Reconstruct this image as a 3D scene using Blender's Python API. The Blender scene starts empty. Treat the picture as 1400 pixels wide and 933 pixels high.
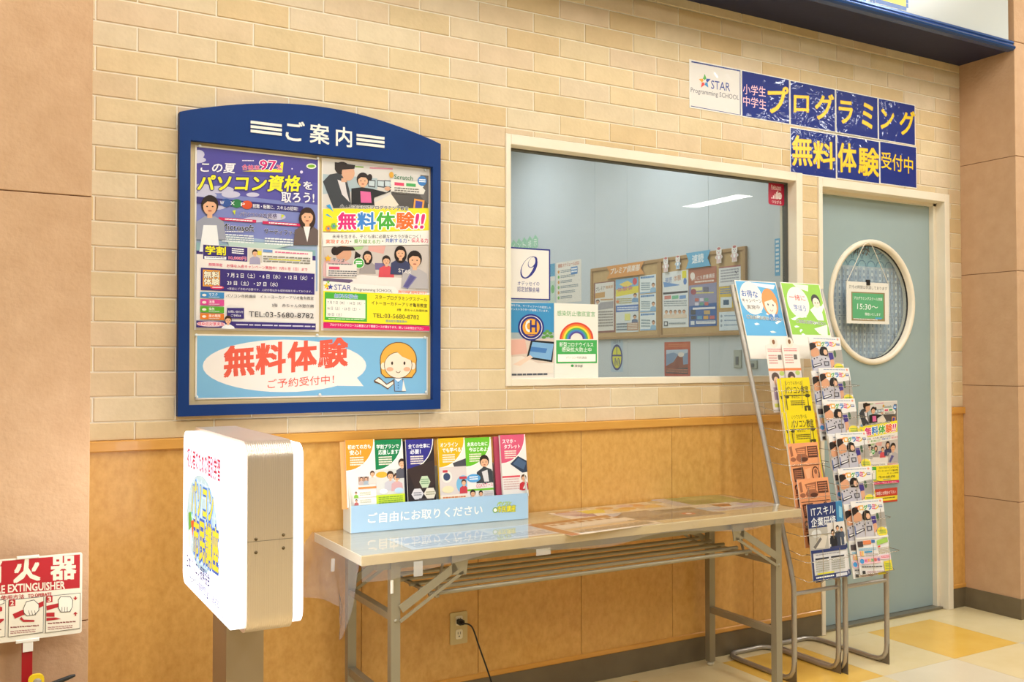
import bpy, bmesh, math, random
import numpy as np
from mathutils import Matrix, Vector, Euler
random.seed(7)
S = bpy.context.scene
COL = S.collection
# ------------------------------------------------------------------ camera
YAW, PIT, ROL = 0.5187, 0.0205, -0.0010
cd = bpy.data.cameras.new('camera'); cam = bpy.data.objects.new('camera', cd); COL.objects.link(cam)
cd.sensor_width = 36.0; cd.lens = 1297.25/1400*36; cd.clip_start = .05
cy, sy, cp, sp = math.cos(YAW), math.sin(YAW), math.cos(PIT), math.sin(PIT)
f = Vector((sy*cp, cy*cp, sp)); r = Vector((cy, -sy, 0)); u = r.cross(f)
r2 = r*math.cos(ROL)+u*math.sin(ROL); u2 = u*math.cos(ROL)-r*math.sin(ROL)
cam.matrix_world = Matrix(((r2.x, u2.x, -f.x, 0), (r2.y, u2.y, -f.y, -3.1409), (r2.z, u2.z, -f.z, 1.2783), (0, 0, 0, 1)))
S.camera = cam
# ------------------------------------------------------------------ world, view, lights
S.view_settings.view_transform = 'Standard'; S.view_settings.look = 'None'
S.view_settings.exposure = 0.0; S.view_settings.gamma = 1.0
S.cycles.use_denoising = True; S.cycles.max_bounces = 8; S.cycles.transparent_max_bounces = 16
W = bpy.data.worlds.new('mall_ambient'); S.world = W; W.use_nodes = True
W.node_tree.nodes['Background'].inputs[0].default_value = (.90, .96, 1.0, 1)
W.node_tree.nodes['Background'].inputs[1].default_value = .48
LIGHT_P = 27.5
CEIL = 3.6
def area(name, loc, sx, sy_, power, color, rot=(0, 0, 0), spread=math.pi):
    l = bpy.data.lights.new(name, 'AREA'); l.shape = 'RECTANGLE'; l.size = sx; l.size_y = sy_; l.energy = power; l.color = color
    l.spread = spread
    o = bpy.data.objects.new(name, l); COL.objects.link(o); o.location = loc; o.rotation_euler = rot; return o
MALL_LAMPS = [(-1.6, -1.5), (0.6, -1.5), (2.8, -1.5), (5.0, -1.5), (-1.6, -3.9), (.6, -3.9), (2.8, -3.9), (5.0, -3.9), (7.2, -1.5), (7.2, -3.9)]
for k, (x, y) in enumerate(MALL_LAMPS):
    area('mall_lamp_light', (x, y, CEIL-.03), .30, 1.2, LIGHT_P, (.94, .98, 1.0))
for x, y in ((1.6, 1.6), (1.6, 3.6), (3.6, 2.2), (3.4, 4.2)):
    area('office_lamp_light', (x, y, 3.33), 1.2, .3, 23.0, (.98, .98, 1.0))

# ------------------------------------------------------------------ materials
def lin(h):
    if isinstance(h, str):
        h = h.lstrip('#'); h = h if len(h) == 6 else ''.join(q+q for q in h); c = [int(h[i:i+2], 16)/255 for i in (0, 2, 4)]
    else: c = h
    return tuple(x/12.92 if x <= .04045 else ((x+.055)/1.055)**2.4 for x in c)+(1,)
MC = {}
def new(name):
    m = bpy.data.materials.new(name); m.use_nodes = True
    return m, m.node_tree, m.node_tree.nodes['Principled BSDF']
def plain(name, h, rough=.5, metal=0., coat=0., bump=None, em=0., spec=.5):
    key = (name, h, rough, metal, coat, bump, em)
    if key in MC: return MC[key]
    m, t, b = new(name)
    b.inputs['Base Color'].default_value = lin(h); b.inputs['Roughness'].default_value = rough
    b.inputs['Metallic'].default_value = metal; b.inputs['Coat Weight'].default_value = coat; b.inputs['Coat Roughness'].default_value = .05
    b.inputs['Specular IOR Level'].default_value = spec
    if em: b.inputs['Emission Color'].default_value = lin(h); b.inputs['Emission Strength'].default_value = em
    if bump:
        sc, st = bump; tc = t.nodes.new('ShaderNodeTexCoord')
        n = t.nodes.new('ShaderNodeTexNoise'); n.inputs['Scale'].default_value = sc; n.inputs['Detail'].default_value = 3
        bp = t.nodes.new('ShaderNodeBump'); bp.inputs['Strength'].default_value = st; bp.inputs['Distance'].default_value = .01
        t.links.new(tc.outputs['Object'], n.inputs['Vector'])
        t.links.new(n.outputs[0], bp.inputs['Height']); t.links.new(bp.outputs[0], b.inputs['Normal'])
    MC[key] = m; return m
def noisy(name, c1, c2, scale, rough=.6, bump=.2, dist=.002, stretch=(1, 1, 1), detail=5, perobj=0., perpal=None, metal=0., coat=0., coords='Object', bscale=None):
    m, t, b = new(name); N = t.nodes.new; L = t.links.new
    tc = N('ShaderNodeTexCoord'); mp = N('ShaderNodeMapping'); mp.inputs['Scale'].default_value = stretch
    L(tc.outputs[coords], mp.inputs['Vector'])
    n = N('ShaderNodeTexNoise'); n.inputs['Scale'].default_value = scale; n.inputs['Detail'].default_value = detail; n.inputs['Roughness'].default_value = .6
    if perobj or perpal:
        oi = N('ShaderNodeObjectInfo'); ad = N('ShaderNodeVectorMath'); ad.operation = 'ADD'
        ml = N('ShaderNodeVectorMath'); ml.operation = 'MULTIPLY'; cb = N('ShaderNodeCombineXYZ')
        for i in range(3): L(oi.outputs['Random'], cb.inputs[i])
        L(cb.outputs[0], ml.inputs[0]); ml.inputs[1].default_value = (13, 7, 29)
        L(mp.outputs[0], ad.inputs[0]); L(ml.outputs[0], ad.inputs[1]); L(ad.outputs[0], n.inputs['Vector'])
    else: L(mp.outputs[0], n.inputs['Vector'])
    rp = N('ShaderNodeValToRGB'); rp.color_ramp.elements[0].color = lin(c1); rp.color_ramp.elements[1].color = lin(c2)
    rp.color_ramp.elements[0].position = .3; rp.color_ramp.elements[1].position = .72
    L(n.outputs[0], rp.inputs[0]); out = rp.outputs[0]
    if perpal:
        r2_ = N('ShaderNodeValToRGB'); r2_.color_ramp.interpolation = 'CONSTANT'
        el = r2_.color_ramp.elements
        while len(el) < len(perpal): el.new(.5)
        for i, c in enumerate(perpal): el[i].position = i/len(perpal); el[i].color = lin(c)
        L(oi.outputs['Random'], r2_.inputs[0])
        mx = N('ShaderNodeMix'); mx.data_type = 'RGBA'; mx.blend_type = 'MULTIPLY'; mx.inputs[0].default_value = 1
        L(out, mx.inputs[6]); L(r2_.outputs[0], mx.inputs[7]); out = mx.outputs[2]
    L(out, b.inputs['Base Color']); b.inputs['Roughness'].default_value = rough; b.inputs['Metallic'].default_value = metal; b.inputs['Coat Weight'].default_value = coat
    if bump:
        n2 = N('ShaderNodeTexNoise'); n2.inputs['Scale'].default_value = bscale or scale*3; n2.inputs['Detail'].default_value = 4
        L(mp.outputs[0], n2.inputs['Vector'])
        bp = N('ShaderNodeBump'); bp.inputs['Strength'].default_value = bump; bp.inputs['Distance'].default_value = dist
        L(n2.outputs[0], bp.inputs['Height']); L(bp.outputs[0], b.inputs['Normal'])
    return m
def clear(name, tint='#ffffff', haze=.02, rough=.0, bump=None, ior=1.5, gain=1.0):
    """thin clear sheet: straight-through light plus a Fresnel mirror and a little surface haze"""
    m = bpy.data.materials.new(name); m.use_nodes = True; t = m.node_tree; N = t.nodes.new; L = t.links.new
    t.nodes.remove(t.nodes['Principled BSDF']); out = t.nodes['Material Output']
    tr = N('ShaderNodeBsdfTransparent'); tr.inputs[0].default_value = lin(tint)
    gl = N('ShaderNodeBsdfGlossy'); gl.inputs['Roughness'].default_value = rough
    df = N('ShaderNodeBsdfDiffuse'); df.inputs[0].default_value = (.9, .9, .9, 1)
    fr = N('ShaderNodeFresnel'); fr.inputs[0].default_value = ior
    m1 = N('ShaderNodeMixShader'); m1.inputs[0].default_value = haze; L(tr.outputs[0], m1.inputs[1]); L(df.outputs[0], m1.inputs[2])
    mu = N('ShaderNodeMath'); mu.operation = 'MULTIPLY'; mu.inputs[1].default_value = gain; mu.use_clamp = True; L(fr.outputs[0], mu.inputs[0])
    ge = N('ShaderNodeNewGeometry'); iv = N('ShaderNodeMath'); iv.operation = 'SUBTRACT'; iv.inputs[0].default_value = 1; L(ge.outputs['Backfacing'], iv.inputs[1])
    mv = N('ShaderNodeMath'); mv.operation = 'MULTIPLY'; L(mu.outputs[0], mv.inputs[0]); L(iv.outputs[0], mv.inputs[1]); mu = mv
    m2 = N('ShaderNodeMixShader'); L(mu.outputs[0], m2.inputs[0]); L(m1.outputs[0], m2.inputs[1]); L(gl.outputs[0], m2.inputs[2]); L(m2.outputs[0], out.inputs[0])
    if bump:
        tc = N('ShaderNodeTexCoord'); n = N('ShaderNodeTexNoise'); n.inputs['Scale'].default_value = bump[0]; n.inputs['Detail'].default_value = 2
        bp = N('ShaderNodeBump'); bp.inputs['Strength'].default_value = bump[1]; bp.inputs['Distance'].default_value = .01
        L(tc.outputs['Object'], n.inputs['Vector']); L(n.outputs[0], bp.inputs['Height']); L(bp.outputs[0], gl.inputs['Normal']); L(bp.outputs[0], fr.inputs['Normal'])
    return m
BRICK = noisy('brick_face', '#dacdb3', '#e7dac2', 9, .75, .35, .003, detail=6, perobj=1, perpal=['#fbf1e2', '#fdf0d8', '#f6e8ce', '#fbf1e6', '#f6e4c6', '#fbeddf', '#fbf0da', '#fdf6ea', '#f8ead8'], bscale=60)
MORTAR = noisy('mortar', '#efe6d4', '#f5eddd', 12, .8, .2)
PANEL = noisy('maple_panel', '#cf994c', '#e2b064', 42, .33, .05, .001, stretch=(1, 1, .7), detail=6, perobj=1, bscale=30)
RAIL = noisy('honey_rail', '#d2943f', '#dfa753', 3, .3, .0, stretch=(1, 8, 8), coat=.2)
BASEB = noisy('grey_brown_base', '#6a5c45', '#766850', 8, .5, .1)
STUCCO = noisy('stucco', '#c39c77', '#cca682', 14, .85, .5, .004, detail=8, bscale=70)
STUCCOGAP = plain('stucco_joint', '#7c5030', .9)
CREAM = noisy('cream_metal', '#ecdfc8', '#f1e6d2', 6, .4, .03)
DOORM = noisy('door_blue_grey', '#96a8aa', '#9badae', 3, .42, .06, .001)
ROOMW = noisy('room_wall', '#c9d0d6', '#cfd5db', 2, .6, .03)
BLUEM = noisy('board_blue', '#0a3272', '#0d3879', 5, .55, .1, .001); BLUEM.node_tree.nodes['Principled BSDF'].inputs['Specular IOR Level'].default_value = .25
NAVY = noisy('soffit_navy', '#141b3e', '#182044', 20, .6, .2)
STEEL = plain('painted_steel', '#9b927c', .42, .35)
RACKM = plain('rack_tube', '#b3aca3', .36, .6)
WIRE = plain('rack_wire', '#b9b2a8', .25, .9)
ALU = None
WHITE = plain('white_plastic', '#ece6da', .35)
BLACK = plain('black_plastic', '#1c1a18', .4)
def pm(h, em=0., gloss=.38): return plain('print_ink', h, gloss, em=em)
PAPER = plain('paper', '#f0e8de', .45)
LAMI = (.10,)

# ------------------------------------------------------------------ mesh helpers
class MB:
    def __init__(s): s.v = []; s.f = []; s.mi = []; s.mats = []; s.sm = []
    def mat(s, m):
        if m not in s.mats: s.mats.append(m)
        return s.mats.index(m)
    def add(s, vs, fs, m=None, smooth=False):
        o = len(s.v); s.v += [tuple(p) for p in vs]; i = s.mat(m) if m else 0
        for q in fs: s.f.append(tuple(o+k for k in q)); s.mi.append(i); s.sm.append(smooth)
    def box(s, x0, x1, y0, y1, z0, z1, m=None):
        v = [(x, y, z) for z in (z0, z1) for y in (y0, y1) for x in (x0, x1)]
        s.add(v, [(0, 2, 3, 1), (4, 5, 7, 6), (0, 1, 5, 4), (2, 6, 7, 3), (0, 4, 6, 2), (1, 3, 7, 5)], m); return s
    def chbox(s, x0, x1, y0, y1, z0, z1, c=.002, m=None):
        """box with chamfered front (-y) edges"""
        v = [(x0, y1, z0), (x1, y1, z0), (x1, y1, z1), (x0, y1, z1), (x0, y0+c, z0), (x1, y0+c, z0), (x1, y0+c, z1), (x0, y0+c, z1),
             (x0+c, y0, z0+c), (x1-c, y0, z0+c), (x1-c, y0, z1-c), (x0+c, y0, z1-c)]
        s.add(v, [(3, 2, 1, 0), (0, 1, 5, 4), (1, 2, 6, 5), (2, 3, 7, 6), (3, 0, 4, 7), (4, 5, 9, 8), (5, 6, 10, 9), (6, 7, 11, 10), (7, 4, 8, 11), (8, 9, 10, 11)], m); return s
    def tube(s, pts, r, m=None, n=8, closed=False, caps=True, ell=None):
        P = [Vector(p) for p in pts]; k = len(P); up = None; rings = []
        for i in range(k):
            a = P[(i-1) % k] if (i or closed) else P[0]; b = P[(i+1) % k] if (i < k-1 or closed) else P[-1]
            d = (b-a).normalized()
            if up is None:
                up = Vector((0, 0, 1)) if abs(d.z) < .9 else Vector((1, 0, 0))
            x = d.cross(up).normalized(); up = x.cross(d).normalized()
            rr = r[i] if isinstance(r, (list, tuple)) else r
            rings.append([P[i]+(x*math.cos(t)+up*math.sin(t))*rr for t in [2*math.pi*j/n for j in range(n)]])
        vs = [p for g in rings for p in g]; fs = []
        for i in range(k if closed else k-1):
            a, b = i*n, ((i+1) % k)*n
            for j in range(n): fs.append((a+j, a+(j+1) % n, b+(j+1) % n, b+j))
        s.add(vs, fs, m, True)
        if caps and not closed: s.add(rings[0], [tuple(range(n))[::-1]], m); s.add(rings[-1], [tuple(range(n))], m)
        return s
    def bar(s, a, b, w, h, m=None, side=None):
        a, b = Vector(a), Vector(b); d = (b-a).normalized(); q = Vector(side) if side else (Vector((0, 0, 1)) if abs(d.z) < .9 else Vector((0, 1, 0)))
        x = d.cross(q).normalized(); y = x.cross(d).normalized()
        v = [p+x*i*w/2+y*j*h/2 for p in (a, b) for i, j in ((-1, -1), (1, -1), (1, 1), (-1, 1))]
        s.add(v, [(0, 3, 2, 1), (4, 5, 6, 7), (0, 1, 5, 4), (1, 2, 6, 5), (2, 3, 7, 6), (3, 0, 4, 7)], m); return s
    def prism(s, pts, d0, d1, axis='y', m=None, smooth=False):
        """outline in the two other axes, extruded along axis"""
        def P(a, b, d): return {'y': (a, d, b), 'x': (d, a, b), 'z': (a, b, d)}[axis]
        n = len(pts); v = [P(a, b, d0) for a, b in pts]+[P(a, b, d1) for a, b in pts]
        s.add(v, [tuple(range(n)), tuple(range(2*n-1, n-1, -1))], m)
        s.add(v, [(i, i+n, (i+1) % n+n, (i+1) % n) for i in range(n)], m, smooth); return s
    def lathe(s, prof, c=(0, 0, 0), n=24, m=None, axis='z'):
        vs = []; k = len(prof)
        for r_, z in prof:
            for j in range(n):
                t = 2*math.pi*j/n; a, b = r_*math.cos(t), r_*math.sin(t)
                p = {'z': (a, b, z), 'y': (a, z, b), 'x': (z, a, b)}[axis]; vs.append((c[0]+p[0], c[1]+p[1], c[2]+p[2]))
        s.add(vs, [(i*n+j, i*n+(j+1) % n, (i+1)*n+(j+1) % n, (i+1)*n+j) for i in range(k-1) for j in range(n)], m, True); return s
    def mesh(s, name, m=None):
        me = bpy.data.meshes.new(name); me.from_pydata(s.v, [], s.f)
        if s.mats:
            for q in s.mats: me.materials.append(q)
            me.polygons.foreach_set('material_index', s.mi)
        elif m: me.materials.append(m)
        me.polygons.foreach_set('use_smooth', s.sm); me.update()
        return me
    def build(s, name, m=None, parent=None, fix=True):
        me = s.mesh(name, m)
        if fix:
            b = bmesh.new(); b.from_mesh(me); bmesh.ops.recalc_face_normals(b, faces=b.faces); b.to_mesh(me); b.free()
        return ob(name, me, parent)
def ob(name, me, parent=None, loc=None, rot=None):
    o = bpy.data.objects.new(name, me); COL.objects.link(o)
    if parent: o.parent = parent
    if loc: o.location = loc
    if rot: o.rotation_euler = rot
    return o
def tag(o, label=None, cat=None, group=None, kind=None):
    if label: o['label'] = label
    if cat: o['category'] = cat
    if group: o['group'] = group
    if kind: o['kind'] = kind
    return o
def empty(name, loc=(0, 0, 0), rot=(0, 0, 0), **k):
    o = bpy.data.objects.new(name, None); COL.objects.link(o); o.location = loc; o.rotation_euler = rot; o.empty_display_size = .05
    return tag(o, **k)
def copy_tree(o, parent=None):
    c = o.copy(); COL.objects.link(c); c.parent = parent
    for ch in [x for x in o.children]: copy_tree(ch, c)
    return c
def rrect(x0, x1, z0, z1, r, n=4):
    P = []
    for cx, cz, a in ((x1-r, z1-r, 0), (x0+r, z1-r, 90), (x0+r, z0+r, 180), (x1-r, z0+r, 270)):
        for i in range(n+1):
            t = math.radians(a+90*i/n); P.append((cx+r*math.cos(t), cz+r*math.sin(t)))
    return P

# ------------------------------------------------------------------ flat print: shapes and lettering on real sheets
TXT = {}
def text_mesh(s, bold):
    k = (s, bold)
    if k in TXT: return TXT[k]
    c = bpy.data.curves.new('t', 'FONT'); c.body = s; c.resolution_u = 2; c.offset = bold; c.size = 1
    o = bpy.data.objects.new('t', c); me = bpy.data.meshes.new_from_object(o)
    v = np.array([q.co[:2] for q in me.vertices]) if len(me.vertices) else np.zeros((1, 2))
    fs = [tuple(p.vertices) for p in me.polygons]
    bpy.data.objects.remove(o); bpy.data.curves.remove(c); bpy.data.meshes.remove(me)
    TXT[k] = (v, fs); return TXT[k]
class Art:
    """print laid out in the sheet's own plane; quad = the sheet's corners (TL,TR,BR,BL) in drawing units"""
    def __init__(s, quad, w, h, org=(0, 0), sc=1., em=0., gloss=.38, inset=0.):
        s.w, s.h, s.em, s.gloss = w, h, em, gloss; s.org = org; s.sc = sc; s.k = 0; s.t = 0
        s.pic = MB(); s.let = MB(); s.inset = inset
        dst = [(0, h), (w, h), (w, 0), (0, 0)]; A = []; B = []
        for (x, y), (a, b) in zip(quad, dst):
            A.append([x, y, 1, 0, 0, 0, -a*x, -a*y]); B.append(a); A.append([0, 0, 0, x, y, 1, -b*x, -b*y]); B.append(b)
        s.H = np.append(np.linalg.solve(np.array(A, float), np.array(B, float)), 1).reshape(3, 3)
    def c(s, ox, oy, sc): s.org = (ox, oy); s.sc = sc; return s
    def m(s, x, y, clamp=True):
        q = s.H@np.array([s.org[0]+x/s.sc, s.org[1]+y/s.sc, 1.]); a, b = q[0]/q[2], q[1]/q[2]
        if clamp: i = s.inset; a = min(max(a, i), s.w-i); b = min(max(b, i), s.h-i)
        return a-s.w/2, b-s.h/2
    def _y(s): s.k += 1; return -(.0004+.00006*s.k)
    def PL(s, pts, col):
        P = [s.m(*p) for p in pts]; y = s._y()
        a = sum(P[i][0]*P[(i+1) % len(P)][1]-P[(i+1) % len(P)][0]*P[i][1] for i in range(len(P)))
        if a < 0: P = P[::-1]
        s.pic.add([(a_, y, b_) for a_, b_ in P], [tuple(range(len(P)))], pm(col, s.em, s.gloss)); return s
    def R(s, x0, y0, x1, y1, col, sk=0): return s.PL([(x0, y0), (x1, y0+sk), (x1, y1+sk), (x0, y1)], col)
    def E(s, cx, cy_, rx, ry, col, n=18, a0=0, a1=360):
        full = a1-a0 >= 360
        ts = [math.radians(a0+(a1-a0)*i/(n if full else n-1)) for i in range(n)]
        return s.PL([(cx+rx*math.cos(t), cy_+ry*math.sin(t)) for t in ts], col)
    def A(s, cx, cy_, ro, ri, col, a0=180, a1=360, n=18):
        t = [math.radians(a0+(a1-a0)*i/(n-1)) for i in range(n)]
        P = [(cx+ro*math.cos(q), cy_+ro*math.sin(q)) for q in t]; Q = [(cx+ri*math.cos(q), cy_+ri*math.sin(q)) for q in t]
        y = s._y(); P = [s.m(*p) for p in P]; Q = [s.m(*p) for p in Q]; k = len(P)
        s.pic.add([(a, y, b) for a, b in P+Q], [(i, i+1, k+i+1, k+i) for i in range(k-1)], pm(col, s.em, s.gloss)); return s
    def T(s, txt, xl, yl, xr, yr, h, col, bold=.02, out=None, ow=.05, slant=0):
        """centre line from (xl,yl) to (xr,yr), glyph height h"""
        v, fs = text_mesh(txt, 0.)
        if not fs: return s
        lo, hi = v.min(0), v.max(0)
        bl, br, tl = s.m(xl-slant*h, yl+h/2, 0), s.m(xr-slant*h, yr+h/2, 0), s.m(xl, yl-h/2, 0)
        def put(rad, k, colr):
            y = s._y()
            for i in range(k):
                t = 2*math.pi*(i+.5)/k; dv = np.array((math.cos(t), math.sin(t)))*rad if k > 1 else 0
                q = (v+dv-lo)/(hi-lo); y -= .000002
                pts = [(min(max(bl[0]+(br[0]-bl[0])*a+(tl[0]-bl[0])*b, -s.w/2), s.w/2), y, bl[1]+(br[1]-bl[1])*a+(tl[1]-bl[1])*b) for a, b in q]
                s.let.add(pts, fs, pm(colr, s.em, s.gloss))
        if out and h > 0 and h/s.sc < 9: ow *= .5; bold = max(bold, .03)
        bo = max(0, bold-.004)
        if out: put(bo*.8+ow, 8, out)
        if bo < .006: put(0, 1, col)
        else: put(bo*.8, 4 if bo > .02 else 2, col)
        s.t += 1; return s
    def G(s, x0, y0, x1, y1, n, col, sk=0):
        """rows of small unreadable print"""
        rr = random.Random(int(x0*7+y0*13)); y = s._y(); step = (y1-y0)/n
        for i in range(n):
            x = x0; yy = y0+step*i
            while x < x1-1e-6:
                l = min((x1-x0)*rr.uniform(.04, .16), x1-x); k = (x-x0)/(x1-x0)*sk
                P = [s.m(x, yy+k), s.m(x+l, yy+k), s.m(x+l, yy+step*.55+k), s.m(x, yy+step*.55+k)]
                s.pic.add([(a, y, b) for a, b in P][::-1], [(0, 1, 2, 3)], pm(col, s.em, s.gloss)); x += l+(x1-x0)*.015
        return s
    def P(s, cx, cy_, k, hair='#2a201c', shirt='#6a6a72', long=False, skin='#e8b490', girl=False):
        """a printed head and shoulders, head radius k"""
        s.PL([(cx-k*1.9, cy_+k*4), (cx-k*1.7, cy_+k*1.9), (cx-k*.6, cy_+k*1.25), (cx+k*.6, cy_+k*1.25), (cx+k*1.7, cy_+k*1.9), (cx+k*1.9, cy_+k*4)], shirt)
        if long: s.E(cx, cy_+k*.35, k*1.15, k*1.6, hair)
        s.R(cx-k*.3, cy_+k*.6, cx+k*.3, cy_+k*1.45, skin); s.E(cx, cy_-k*.12, k*1.02, k*1.15, hair); s.E(cx, cy_+k*.12, k*.8, k*.98, skin)
        s.PL([(cx-k*.85, cy_-k*.05), (cx-k*.8, cy_-k*.8), (cx, cy_-k*1.1), (cx+k*.8, cy_-k*.8), (cx+k*.85, cy_-k*.05), (cx+k*.45, cy_-k*.45), (cx-k*.3, cy_-k*.5)], hair)
        for e in (-1, 1): s.E(cx+e*k*.33, cy_+k*.1, k*.11, k*.08, '#2a201c', 8)
        s.E(cx, cy_+k*.62, k*.25, k*.08, '#b04a3c', 8); return s
    def put(s, name, label, cat, loc, rot=(0, 0, 0), thick=.0006, paper=None, group=None, shape=None, parent=None, extra=None):
        w, h = s.w/2, s.h/2
        mb = MB()
        if shape: mb.prism([(x-w, z-h) for x, z in shape], -.0003, -.0003+thick, 'y')
        else: mb.box(-w, w, -.0003, -.0003+thick, -h, h)
        o = mb.build(name, paper or PAPER, parent); o.location = loc; o.rotation_euler = rot
        tag(o, label, cat, group)
        if s.pic.f: ob('picture', s.pic.mesh('picture'), o)
        if s.let.f: ob('lettering', s.let.mesh('lettering'), o)
        return o
XW = 4.5      # plane of the right-hand wall
# ================================================================== THE SETTING
# floor: square vinyl tiles, one object each in the part in view
FLC = {'c': noisy('tile_cream', '#dcc795', '#e6d4a8', 3, .22, .03, .001, detail=6, perobj=1), 'y': noisy('tile_yellow', '#dfb04a', '#e8bd5c', 4, .22, .03, .001, detail=6, perobj=1),
       'w': noisy('tile_ivory', '#d8ccb2', '#e0d5bd', 3, .22, .03, .001, detail=6, perobj=1)}
fl = MB().box(-9, 14, -11, 6.2, -.05, -.002).build('floor', noisy('floor_far', '#dcc795', '#e4d2a4', 3, .25, .02)); tag(fl, kind='structure')
tms = {k: MB().box(.0006, .4494, .0006, .4544, -.002, 0).mesh('tile', m) for k, m in FLC.items()}
for i in range(-1, 8):
    for j in range(0, 5):
        x = 2.77+.45*(i-2); y = -.53-.455*j
        if x+.45 > 4.5 and j == 0: pass
        k = 'y' if (i % 2 == 0 and j % 2 == 0) else ('w' if (i % 2 and j % 2) else 'c')
        ob('tile', tms[k], fl, (x, y, 0))
strip = MB().box(.0006, .4494, 0, .0744, -.002, 0).mesh('tile', FLC['c'])
for i in range(-1, 6): ob('tile', strip, fl, (2.77+.45*(i-2), -.075, 0))
# back wall with its window and door openings
wb = MB()
WX0, WX1, WZ0, WZ1 = 1.763, 3.338, 1.180, 2.144
DX0, DX1, DZ = 3.441, 4.396, 2.135
for a in ((-1.5, WX0+.01, 0, 3.6), (WX0+.01, WX1-.01, 0, WZ0+.01), (WX0+.01, WX1-.01, WZ1-.01, 3.6), (WX1-.01, DX0+.01, 0, 3.6), (DX0+.01, DX1-.01, DZ-.01, 3.6), (DX1-.01, 4.5, 0, 3.6)):
    wb.box(a[0], a[1], 0, .1, a[2], a[3])
wall = wb.build('wall_back', MORTAR); tag(wall, kind='structure')
BL, BH = .2408, .0770
HOLES = [(WX0, WX1, WZ0, WZ1), (DX0, DX1, 0, DZ)]
HID = [(.60, 1.44, 1.14, 2.03), (2.70, 4.12, 2.375, 2.55), (3.29, 4.13, 2.17, 2.55)]
BM = {}
def clip(rc, holes):
    out = [rc]
    for hx0, hx1, hz0, hz1 in holes:
        nx = []
        for x0, x1, z0, z1 in out:
            if x1 <= hx0 or x0 >= hx1 or z1 <= hz0 or z0 >= hz1: nx.append((x0, x1, z0, z1)); continue
            if x0 < hx0: nx.append((x0, hx0, z0, z1))
            if x1 > hx1: nx.append((hx1, x1, z0, z1))
            a, b = max(x0, hx0), min(x1, hx1)
            if z0 < hz0: nx.append((a, b, z0, hz0))
            if z1 > hz1: nx.append((a, b, hz1, z1))
        out = nx
    return out
nb = 0
for n in range(-7, 17):
    z1 = 2.322-BH*n; z0 = z1-BH
    off = .324+(BL/2 if n % 2 == 0 else 0)
    for k in range(-1, 19):
        x0 = off+BL*k; x1 = x0+BL
        g = .0022
        rc = (max(x0+g, .285), min(x1-g, 4.5), max(z0+g, 1.034), min(z1-g, 2.835))
        if rc[1]-rc[0] < .008 or rc[3]-rc[2] < .008: continue
        if any(rc[0] >= h[0] and rc[1] <= h[1] and rc[2] >= h[2] and rc[3] <= h[3] for h in HID): continue
        for q in clip(rc, HOLES):
            w_, h_ = round(q[1]-q[0], 4), round(q[3]-q[2], 4)
            if w_ < .008 or h_ < .008: continue
            if (w_, h_) not in BM: BM[(w_, h_)] = MB().chbox(0, w_, -.0035, 0, 0, h_, .0022).mesh('brick', BRICK)
            ob('brick', BM[(w_, h_)], wall, (q[0], 0, q[2])); nb += 1
print('bricks', nb)
seams = [.285, .730, 1.187, 1.644, 2.104, 2.562, 3.017, DX0]
for a, b in list(zip(seams[:-1], seams[1:]))+[(DX1, 4.5)]:
    MB().chbox(a+.001, b-.001, -.006, 0, .118, 1.002, .001).build('panel', PANEL, wall)
def trimrow(name, z0, z1, d, m):
    mb = MB()
    for a, b in ((.285, DX0), (DX1, 4.5)): mb.chbox(a, b, -d, 0, z0, z1, .003)
    return tag(mb.build(name, m), kind='structure')
trimrow('trim_1', 1.000, 1.034, .018, RAIL); trimrow('trim_2', .1, .121, .012, RAIL)
trimrow('baseboard_back', 0, .102, .008, BASEB)
# side columns / walls clad in stucco panels
def column(name, x0, x1, ztops, yf=-.30, left=False):
    mb = MB().box(x0+.004, x1-.004, yf+.004, .1, 0, 3.6); c = tag(mb.build(name, STUCCOGAP), kind='structure')
    z = 0
    for t in ztops:
        MB().chbox(x0, x1, yf, .1, z+.0015, t-.0015, .0015).build('panel', STUCCO, c); z = t
    return c
column('wall_left', -1.3, .287, [.569, 1.731, 2.893, 3.6])
column('wall_right', 4.5, 5.9, [.575, 1.148, 1.721, 2.294, 2.867, 3.6], -.305)
mb = MB(); mb.box(4.494, 5.9, -.311, -.305, 0, .1); mb.box(4.494, 4.5, -.305, -.008, 0, .1)
tag(mb.build('baseboard_right', BASEB), kind='structure')
tag(MB().box(-1.3, .293, -.306, -.3, 0, .1).build('baseboard_left', BASEB), kind='structure')
# room behind the glass
ro = tag(MB().box(4.5, 4.6, .1, 6.1, 0, 3.4).build('wall_office_right', ROOMW), kind='structure')
for a, b in ((.1, 1.0), (1.0, 1.95), (1.95, 2.899), (2.899, 3.343), (3.343, 4.9), (4.9, 6.0)):
    o = MB().chbox(-b+.001, -a-.001, -.004, 0, .02, 3.38, .001).build('panel', ROOMW, ro); o.location = (4.5, 0, 0); o.rotation_euler = (0, 0, -math.pi/2)
tag(MB().box(-1.5, 4.6, 6.0, 6.1, 0, 3.4).build('wall_office_back', ROOMW), kind='structure')
tag(MB().box(-1.6, -1.5, 0, 6.1, 0, 3.4).build('wall_office_left', ROOMW), kind='structure')
tag(MB().box(-1.5, 4.6, .1, 6.1, 3.4, 3.45).build('ceiling_office', plain('office_ceiling', '#e8ebea', .8)), kind='structure')
CE = tag(MB().box(-9, 14, -11, 0, CEIL, CEIL+.05).build('ceiling', plain('mall_ceiling', '#e6e6e4', .8)), kind='structure')
WALLM = noisy('mall_wall', '#d6d2ca', '#dedad2', 2, .8, .05)
tag(MB().box(-9, 14, -11.1, -11, 0, CEIL).build('wall_mall_front', WALLM), kind='structure')
tag(MB().box(-9.1, -9, -11, .1, 0, CEIL).build('wall_mall_left', WALLM), kind='structure')
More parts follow.
